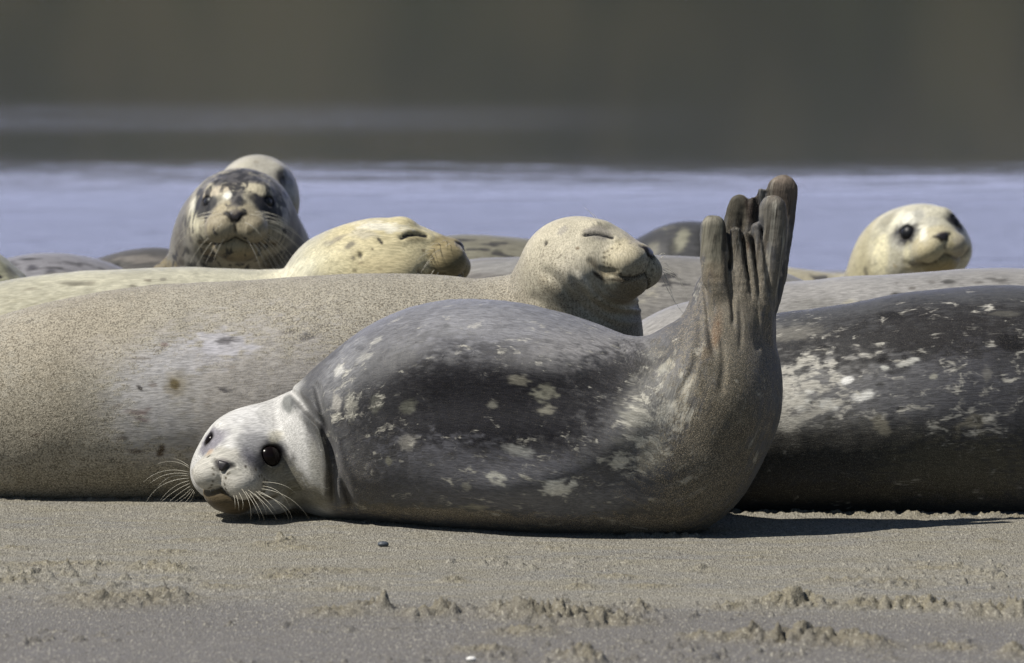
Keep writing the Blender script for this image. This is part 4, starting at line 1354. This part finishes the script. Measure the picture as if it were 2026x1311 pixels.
def seal_cream():
    hp = dict(fit_head(dict(eyeR=(812, 473), nose=(921, 497), earR=(700, 500, .3), mouth=(928, 528), top=(716, 438), chin=(905, 545, .6)), 1.15, (-6, -14, -6)),
              col=(0.50, 0.44, 0.27), muzzle=(0.22, 0.175, 0.09), mstr=.85, chin=(0.10, 0.08, 0.03), cstr=.8, open=0, slit_w=.36, spots=.22, dotk=.6,
              ring=((0.10, 0.08, 0.04), .5, 2.4, 1.4, 0, 0), neck=[((-2.0, 0, -1.5), 8.2)])
    print('cream', hp['ypr'], hp['u'], hp['O'])
    Y = 1.22
    chain = [(660, 548, 84, 1.17), (610, 625, 98, 1.2), (540, 690, 155, Y), (400, 716, 184, Y), (200, 724, 186, Y), (0, 752, 186, Y), (-150, 790, 160, Y), (-330, 840, 100, Y), (-420, 870, 50, Y)]
    marks = [(145, 553, 26, 4, 0, (0.12, .11, .085), .8, .5), (262, 556, 12, 4, 0, (.10, .09, .07), .85, .4), (215, 580, 9, 6, 0, (.08, .07, .05), .85, .4), (293, 548, 8, 3, 0, (.15, .13, .1), .7, .4), (325, 546, 7, 3, 0, (.13, .12, .1), .7, .4),
             (245, 575, 7, 3, 0, (.12, .1, .08), .7, .4), (180, 549, 7, 3, 0, (.2, .18, .14), .6, .4), (60, 565, 12, 3, 5, (.22, .2, .16), .6, .4), (560, 545, 60, 20, 0, (0.62, .58, .44), .7, .5), (120, 650, 200, 60, 0, (.30, .28, .20), .6, .6)]
    marks2 = [(756, 470, 9, 3.2, -48, (.02, .02, .02), .95, .35, .4), (691, 476, 11, 5, 35, (.10, .09, .07), .8, .4), (735, 486, 3, 3, 0, (.1, .08, .05), .8, .4), (694, 506, 4, 4, -40, (.09, .08, .06), .8, .4), (653, 512, 4, 3, 0, (.12, .1, .07), .8, .4),
              (748, 526, 5, 4, 0, (.10, .08, .05), .8, .4), (709, 517, 6, 3, 0, (.16, .13, .09), .7, .4), (696, 531, 6, 4, 0, (.13, .11, .07), .8, .4), (843, 491, 4, 2.5, 0, (.12, .09, .05), .7, .4), (665, 465, 14, 5, 20, (.16, .145, .13), .6, .5, 1.2),
              (646, 476, 12, 5, 10, (.18, .17, .15), .6, .5, 1.2), (720, 455, 26, 8, 0, (.36, .34, .30), .5, .5), (760, 442, 50, 8, -5, (.66, .64, .56), .7, .4), (600, 520, 50, 14, 30, (.66, .63, .48), .8, .4), (640, 515, 50, 22, -15, (.6, .55, .36), .5, .5),
              (905, 520, 26, 26, 0, (0.10, 0.085, 0.045), .7, .5), (780, 520, 60, 20, 0, (0.52, .44, .26), .4, .5), (632, 457, 20, 12, 40, (.3, .29, .26), .4, .5)]
    return build_seal(dict(label='cream seal with a dirty golden muzzle resting its head behind the tan seal', chain=chain, head=hp, h=.004, mat=FUR_CREAM, col=(0.42, 0.40, 0.31),
                           sandy=.0, marks=marks, marks2=marks2, kneck=.03, auto_whiskers=[dict(side=-1, rows=3, cols=5, length=5, rad=.0006)]))


def seal_spotted():
    hp = dict(fit_head(dict(eyeR=(410, 400), eyeL=(532, 400), nose=(466, 414), mouth=(465, 474), chin=(465, 508, .6)), 1.9, (-94, 14, 0), u=.0112), hext=-2.5,
              col=(0.42, 0.38, 0.28), muzzle=(0.40, 0.34, 0.22), mstr=.6, chin=(0.30, 0.23, 0.11), cstr=.5, eye_r=1.6, spots=.80, dotk=.35, sink=.75, smile=-1.2, mw=.22,
              ringL=((0.022, 0.022, 0.028), 1, 5.0, 3.2, -0.2, -.5), ringR=((0.04, 0.04, 0.043), .97, 4.8, 2.6, -0.2, -.7), jaw=.6, eye_mat=MAT_EYE_SOFT,
              neck=[((-1.5, 0, -1.5), 9.6)])
    print('spotted', hp['ypr'], hp['u'], hp['O'])
    chain = [(471, 478, 126, 1.99), (472, 530, 138, 2.02), (480, 600, 150, 2.1), (500, 690, 150, 2.35), (540, 720, 150, 2.7), (600, 740, 130, 3.1), (640, 760, 90, 3.4)]
    limbs = [dict(pts=[(350, 535, 34, 1.98), (320, 560, 36, 1.98), (300, 600, 38, 1.98)], flat=.6, k=.02)]
    marks = [(470, 560, 200, 60, 0, ('spots', .62), 1, .3)]
    marks2 = [(365, 500, 9, 7, 0, (.02,.02,.02), .85, .4), (350, 520, 7, 6, 0, (.02,.02,.02), .85, .4), (385, 470, 6, 5, 0, (.04,.04,.04), .8, .4), (405, 522, 8, 5, 0, (.025,.02,.02), .85, .4), (575, 500, 9, 12, 0, (.02,.02,.02), .8, .4), (560, 505, 6, 6, 0, (.03,.03,.03), .8, .4), (590, 455, 6, 9, 0, (.02,.02,.02), .8, .4), (355, 430, 4, 8, 0, (.04,.04,.04), .8, .4), (385, 430, 5, 4, 0, (.3,.28,.2), .8, .4),
              (475, 345, 60, 20, 0, (0.05, 0.05, 0.065), .9, .35), (555, 365, 30, 22, -40, (.06, .058, .06), .8, .4, 1.2), (400, 360, 22, 12, 40, (.08, .078, .08), .7, .4, 1.2), (466, 385, 14, 26, 0, (.06, .058, .068), .85, .4, .9),
              (478, 392, 10, 8, 0, (.03, .03, .03), .8, .4), (447, 380, 9, 9, 0, (.72, .70, .62), .95, .35, .5), (425, 372, 34, 7, 18, (.52, .45, .34), .8, .4, .7), (515, 368, 32, 9, -18, (.56, .50, .36), .8, .4, .7),
              (375, 400, 8, 16, -10, (.66, .63, .52), .8, .4), (375, 445, 14, 22, 0, (.64, .60, .44), .8, .4), (572, 420, 10, 40, 5, (.3, .29, .3), .6, .4), (585, 440, 9, 50, -10, (.07, .07, .075), .75, .4, 1.3),
              (595, 490, 18, 40, -10, (.07, .068, .07), .7, .4, 1.3), (570, 460, 5, 7, 0, (.02, .02, .02), .9, .4), (560, 400, 6, 12, 0, (.5, .46, .36), .7, .4),
              (563, 443, 6, 5, 0, (.5, .45, .3), .7, .4), (345, 500, 10, 40, 0, (.08, .07, .06), .6, .4, 1.4), (370, 475, 6, 8, 0, (.06, .055, .05), .7, .4), (372, 528, 12, 6, 0, (.03, .03, .03), .9, .4), (395, 528, 6, 5, 0, (.03, .03, .03), .9, .4),
              (350, 455, 5, 30, 5, (.12, .11, .1), .7, .4, 1.2), (492, 462, 8, 4, 30, (.10, .08, .05), .7, .4), (498, 450, 5, 6, 0, (.12, .1, .06), .6, .4), (500, 520, 14, 8, 0, (.05, .04, .03), .7, .4, 1.2), (440, 515, 16, 8, 0, (.14, .10, .05), .6, .4, 1.2),
              (545, 520, 22, 18, 0, (.05, .045, .035), .8, .4, 1.2), (318, 545, 30, 40, 0, (.17, .14, .085), .95, .3), (520, 440, 10, 5, 30, (.14, .11, .07), .6, .4), (410, 510, 16, 12, 0, (.13, .09, .045), .7, .4, 1.2)]
    return build_seal(dict(label='dark spotted seal with black eye patches staring at the camera above the cream seal', chain=chain, limbs=limbs, head=hp, h=.0042, mat=FUR_SPOT, col=(0.17, 0.16, 0.14),
                           spots=.5, marks=marks, marks2=marks2, kneck=.035, sy=.95, auto_whiskers=[dict(side=1, rows=4, cols=6, length=8, rad=.0006, droop=.5), dict(side=-1, rows=3, cols=4, length=7, rad=.0006, seed=4, droop=.5)]))


def seal_behind():
    hp = dict(fit_head(dict(eyeL=(558, 356), top=(514, 314)), 2.55, (-68, -6, 0), u=.0092),
              col=(0.36, 0.34, 0.29), open=0, slit_w=2.0, ring=((0.03, 0.03, 0.035), .95, 3.2, 2.4, 0, 0), dotk=0, mstr=.3)
    print('behind', hp['ypr'], hp['u'], hp['O'])
    chain = [(512, 450, 78, 2.6), (510, 520, 110, 2.7), (520, 640, 150, 2.9), (600, 700, 140, 3.3), (700, 720, 110, 3.6)]
    marks2 = [(470, 318, 30, 14, 15, (.5, .47, .38), .6, .4), (510, 312, 5, 4, 0, (.2, .17, .12), .6, .4), (583, 375, 12, 40, 0, (.30, .30, .32), .7, .4)]
    return build_seal(dict(label='pale seal head with a dark eye patch just visible over the spotted seal', chain=chain, head=hp, h=.005, mat=FUR_FAR, col=(0.30, 0.28, 0.24), marks2=marks2, kneck=.035))


def seal_right_pale():
    hp = dict(fit_head(dict(eyeR=(1787, 457), eyeL=(1884, 441), nose=(1866, 462), mouth=(1874, 507), cornR=(1838, 527, .5), top=(1815,410)), 2.6, (-62, 10, 0), u=.0099),
              col=(0.48, 0.455, 0.36), muzzle=(0.40, 0.35, 0.22), mstr=.7, chin=(0.24, 0.18, 0.07), cstr=.7, eye_r=2.0, spots=.12, dotk=0, sink=.6,
              ringR=((0.04, 0.04, 0.045), 1, 4.2, 2.6, -0.3, -.2), ringL=((0.03, 0.03, 0.035), 1, 3.8, 2.6, 0, 0), eye_mat=MAT_EYE_SOFT, neck=[((-2.5, 0, -2.5), 9.0)])
    print('right pale', hp['ypr'], hp['u'], hp['O'])
    chain = [(1794, 520, 104, 2.66), (1782, 590, 118, 2.7), (1740, 680, 140, 2.75), (1640, 690, 148, 2.8), (1500, 690, 158, 2.85), (1400, 720, 130, 2.9), (1320, 760, 70, 2.95)]
    marks = [(1600, 545, 100, 40, 0, ('spots', .55), 1, .4), (1600, 545, 100, 40, 0, (.24, .22, .17), .8, .4)]
    marks2 = [(1760, 470, 16, 10, 20, (.28,.27,.23), .6, .5), (1725, 470, 14, 14, 0, (.30,.28,.2), .6, .5), (1745, 440, 20, 14, 30, (.25,.24,.19), .6, .5), (1800, 540, 20, 6, 0, (.40,.33,.18), .6, .5), (1830, 490, 24, 16, 0, (.38,.33,.2), .5, .5),
              (1800, 425, 30, 12, 20, (.74, .72, .62), .8, .4), (1768, 430, 6, 24, -45, (.70, .67, .52), .7, .4), (1755, 425, 18, 16, 40, (.26, .24, .17), .6, .5), (1820, 415, 10, 22, 10, (.30, .29, .25), .7, .4), (1845, 430, 18, 10, 0, (.36, .35, .31), .5, .5),
              (1822, 455, 8, 20, 10, (.78, .75, .62), .8, .4), (1735, 500, 16, 40, 0, (.76, .70, .46), .7, .5), (1788, 505, 8, 22, 0, (.74, .68, .45), .6, .4), (1765, 500, 12, 16, 0, (.30, .28, .20), .5, .5), (1770, 480, 18, 10, -20, (.34, .33, .29), .5, .5),
              (1706, 535, 4, 14, 10, (.12, .11, .08), .8, .4), (1765, 530, 6, 5, 0, (.38, .30, .16), .6, .4), (1905, 500, 14, 44, 0, (.25, .23, .20), .6, .5), (1883, 478, 5, 5, 0, (.24, .21, .12), .7, .4)]  # includes the face's shaded right side, painted into the colour
    return build_seal(dict(label='pale cream seal on the far right lifting its head, both dark eyes showing', chain=chain, head=hp, h=.0045, mat=FUR_FAR, col=(0.42, 0.38, 0.25), marks=marks, marks2=marks2, kneck=.035))


def seal_left_edge():
    hp = dict(fit_head(dict(nose=(52, 572), top=(-22, 524), eyeR=(-4, 552)), 1.6, (-12, -38, 0), u=.0100),
              col=(0.24, 0.235, 0.17), muzzle=(0.12, .11, .08), open=0, dotk=0, mstr=.6)
    chain = [(-60, 590, 100, 1.62), (-120, 680, 140, 1.65), (-260, 720, 160, 1.7), (-420, 740, 140, 1.8), (-560, 780, 80, 1.9)]
    marks2 = [(28, 535, 8, 18, 30, (.05, .05, .055), .6, .5), (52, 556, 12, 8, 0, (.03, .03, .035), .9, .5)]
    return build_seal(dict(label='seal at the left edge of the picture with only its lowered snout showing', chain=chain, head=hp, h=.005, mat=FUR_FAR, col=(0.26, 0.25, 0.18), marks2=marks2,
                           auto_whiskers=[dict(side=-1, rows=2, cols=3, length=6, rad=.0006)]))


def body_seal(label, chain, col, mat=None, marks=(), h=.006, **k):
    return build_seal(dict(label=label, chain=chain, h=h, mat=mat or FUR_FAR, col=col, marks=list(marks), **k))


def seal_dark_right():
    Y = .37
    chain = [(1310, 900, 105, .33), (1400, 862, 152, .35), (1528, 828, 194, Y), (1640, 816, 203, Y), (1768, 804, 216, Y), (1900, 797, 228, Y + .01), (2050, 798, 229, Y + .02), (2250, 815, 205, Y + .02), (2400, 850, 150, Y), (2520, 880, 90, Y), (2600, 900, 40, Y)]
    marks = [
        (1700, 690, 260, 55, 10, (.022, .022, .024), .85, .5), (1900, 660, 180, 60, 0, (.020, .019, .021), .85, .5), (1540, 632, 60, 10, 5, ('gloss', .9), 1, .5), (1700, 598, 160, 12, 10, ('gloss', .9), 1, .5), (1900, 574, 160, 12, 2, ('gloss', .9), 1, .5), (1620, 780, 170, 70, 5, (.20, .195, .19), .85, .5), (1800, 770, 160, 60, 5, (.11, .11, .12), .7, .5), (1950, 780, 90, 90, 0, (.07, .07, .08), .6, .5),  # includes the sunlit patch on the flank, painted pale into the coat
        (1560, 650, 60, 14, 5, (.20, .19, .17), .6, .5), (1700, 900, 300, 60, 0, (.05, .048, .042), .7, .5), (1900, 940, 160, 60, 0, (.09, .083, .06), .7, .5), (1650, 985, 250, 30, 0, (.03, .028, .022), .7, .5),  # lower flank painted dark where the front seal's shadow falls
        (1610, 780, 150, 80, 5, ('pale', .88), 1, .4), (1620, 780, 160, 60, 0, ('gloss', .6), 1, .5), (1810, 740, 150, 80, 5, ('pale', .52), 1, .4), (1960, 740, 110, 100, 0, ('pale', .46), 1, .4), (1600, 640, 100, 40, 5, ('pale', .40), 1, .4), (1880, 610, 150, 24, 5, ('pale', .46), 1, .4),
        (1720, 900, 300, 60, 0, ('pale', .26), 1, .4), (1930, 850, 90, 40, 0, ('pale', .55), 1, .4), (1700, 930, 320, 80, 0, ('sandy', .3), 1, .5), (1900, 980, 200, 60, 0, ('sandy', .4), 1, .5),
        (1672, 745, 16, 7, 18, (.80, .79, .76), .9, .3, .6), (1703, 778, 24, 9, 15, (.78, .77, .73), .8, .35, 1.2), (1790, 712, 22, 6, 18, (.50, .49, .45), .8, .35), (1633, 795, 18, 10, 0, (.74, .73, .68), .7, .4, 1.2), (1600, 765, 10, 5, 10, (.76, .75, .70), .8, .4),
        (1575, 790, 22, 16, 0, (.70, .69, .63), .6, .5, 1.3), (1560, 830, 30, 14, 10, (.55, .53, .47), .6, .5, 1.3), (1740, 845, 14, 22, 40, (.24, .22, .17), .7, .4), (1680, 700, 12, 4, 5, (.30, .29, .27), .7, .4), (1749, 720, 9, 4, 0, (.60, .6, .55), .8, .4),
        (1760, 616, 24, 6, 0, (.012, .012, .014), .9, .4), (1625, 680, 12, 6, 0, (.012, .012, .014), .9, .4), (1742, 706, 13, 6, 10, (.008, .008, .010), .95, .4), (2000, 670, 26, 14, -10, (.010, .010, .012), .95, .4), (1600, 628, 14, 3, 5, (.03, .03, .03), .8, .4),
        (1777, 802, 8, 5, 0, (.02, .02, .022), .9, .4), (1669, 791, 7, 4, 0, (.04, .04, .04), .8, .4), (1612, 790, 9, 4, 0, (.05, .05, .05), .8, .4), (1650, 720, 10, 5, 0, (.03, .03, .03), .8, .4), (1740, 753, 9, 4, 0, (.03, .03, .03), .8, .4), (1637, 820, 9, 5, 0, (.06, .06, .055), .8, .4),
        (1930, 840, 26, 12, 10, (.24, .22, .17), .6, .4, 1.3), (1940, 835, 9, 6, 0, (.03, .03, .03), .7, .4), (1957, 735, 8, 12, 10, (.22, .21, .19), .5, .5, 2.5), (1845, 738, 8, 5, 40, (.34, .33, .28), .7, .4), (1990, 612, 24, 4, 0, (.12, .115, .1), .5, .5, 2),
    ]
    return body_seal('large dark seal flecked with silver at the right, its back behind the raised flippers', chain, (.050, .050, .053), FUR_DARK, marks, h=.0032, pale=.3, sandy=.12, gloss=.15)


def seal_grey_back():
    Y = .95
    chain = [(1240, 850, 90, Y), (1300, 800, 140, Y), (1365, 776, 170, Y), (1450, 762, 180, Y), (1528, 756, 190, Y), (1660, 746, 193, Y), (1800, 738, 195, Y), (2000, 730, 197, Y), (2200, 740, 185, Y), (2350, 780, 130, Y), (2450, 820, 70, Y)]
    marks = [(1880, 553, 14, 5, 0, (.05, .048, .045), .9, .4), (1775, 577, 13, 5, -5, (.04, .038, .035), .9, .4), (1975, 548, 22, 4, -5, (.09, .085, .08), .8, .4), (1805, 564, 7, 3, 0, (.12, .11, .1), .8, .4), (1840, 553, 8, 3, 0, (.15, .14, .13), .7, .4),
             (1930, 552, 12, 3, 0, (.14, .13, .12), .7, .4), (1775, 553, 6, 2, 0, (.14, .13, .12), .7, .4), (1685, 595, 14, 8, 0, (.36, .33, .24), .6, .5), (1600, 600, 60, 14, 0, (.15, .145, .13), .5, .5), (1755, 593, 40, 8, 10, (.13, .12, .10), .5, .5),
             (1600, 600, 140, 30, 0, ('spots', .40), 1, .4)]
    return body_seal('grey seal with small dark flecks, its back between the dark seal and the pale head', chain, (.26, .25, .24), FUR_FAR, marks, h=.0045, spots=.18)


def build_seals():
    jobs = dict(
        main=seal_main, tan=seal_tan, cream=seal_cream, spotted=seal_spotted, behind=seal_behind, rpale=seal_right_pale, ledge=seal_left_edge, dark=seal_dark_right, grey=seal_grey_back,
        mid=lambda: body_seal('plain grey seal stretched out behind the tan seal\'s raised head', [(840, 790, 100, 1.62), (900, 728, 165, 1.6), (960, 700, 182, 1.6), (1020, 697, 188, 1.6), (1200, 697, 188, 1.6), (1380, 701, 188, 1.6), (1500, 715, 178, 1.6), (1600, 745, 150, 1.65), (1680, 780, 90, 1.7)],
                              (.20, .19, .175), None, [(1345, 545, 40, 20, 0, ('spots', .62), 1, .4), (1330, 580, 60, 40, 0, ('pale', .55), 1, .4), (980, 520, 60, 12, 0, (.26, .255, .25), .6, .5), (960, 548, 60, 12, 0, (.13, .12, .115), .6, .5)], spots=.2, pale=.2),
        mottled=lambda: body_seal('mottled brown seal back seen between the golden muzzle and the smiling head', [(760, 720, 90, 2.45), (820, 660, 150, 2.45), (900, 630, 160, 2.45), (1000, 627, 154, 2.45), (1080, 640, 154, 2.45), (1160, 665, 140, 2.45), (1220, 720, 90, 2.5)],
                                  (.17, .16, .125), None, [(960, 520, 120, 30, 0, ('spots', .6), 1, .4), (900, 490, 60, 12, 0, (.22, .21, .16), .6, .5)], spots=.5, pale=.35),
        hump=lambda: body_seal('dark blotched seal back rising just left of the raised flippers', [(1250, 640, 70, 2.75), (1300, 585, 105, 2.75), (1365, 560, 117, 2.75), (1430, 575, 112, 2.75), (1490, 620, 90, 2.8), (1540, 680, 60, 2.85)],
                               (.055, .055, .058), None, [(1345, 475, 12, 26, -25, (.28, .27, .2), .7, .5), (1290, 490, 10, 14, -40, (.2, .19, .15), .6, .5), (1390, 480, 12, 40, 0, (.03, .03, .03), .7, .5), (1324, 490, 10, 20, 0, (.02, .02, .02), .7, .5)], pale=.35),
        bluish=lambda: body_seal('bluish grey blotched seal back near the left edge, farthest behind the cream seal', [(-80, 760, 80, 2.25), (-20, 690, 140, 2.25), (60, 670, 159, 2.25), (140, 668, 159, 2.25), (200, 690, 150, 2.3), (260, 740, 100, 2.35)],
                                 (.20, .195, .21), None, [(60, 525, 10, 6, 0, (.05, .048, .06), .85, .5), (100, 536, 10, 7, 0, (.06, .058, .07), .85, .5), (90, 530, 60, 16, 0, ('spots', .5), 1, .4), (150, 537, 50, 6, 0, (.33, .31, .26), .7, .5)], spots=.45),
        brown=lambda: body_seal('dark brown seal back left of the spotted seal that stares ahead', [(120, 760, 80, 2.5), (180, 690, 140, 2.5), (250, 658, 153, 2.5), (330, 650, 152, 2.5), (400, 680, 120, 2.5), (430, 740, 60, 2.5)],
                                (.09, .085, .08), None, [(225, 523, 12, 10, -30, (.02, .02, .02), .85, .5), (280, 508, 50, 6, 0, (.20, .18, .16), .6, .5)], spots=.4, pale=.2),
    )
    for k, fn in jobs.items():
        if ONLY and k not in ONLY: continue
        import time
        t = time.time()
        ctx = fn()
        print('seal', k, len(ctx['P']), round(time.time() - t, 1))


build_seals()


def pebble(px, py, r, col, label, mat_rough=.5):
    x, y = ground_pt(px, py)
    V, F = uvsphere(1.0, 20, 12)
    V = np.array(V) * np.array([r, r * .8, r * .55])
    V *= 1 + .25 * (fbm(V * 60 + 5, 2, 3) - .5)[:, None]
    o = mesh_obj('pebble', V, F, plain_mat('pebble_' + label.split()[1], col, mat_rough, .5, .2, 200))
    o.location = (x, y, r * .35)
    o['label'] = label; o['category'] = 'pebble'


pebble(758, 1080, .011, (.06, .07, .085), 'small dark blue-grey pebble on the sand below the grey seal')
pebble(932, 1307, .009, (.75, .73, .70), 'small white shell chip at the bottom edge of the sand')
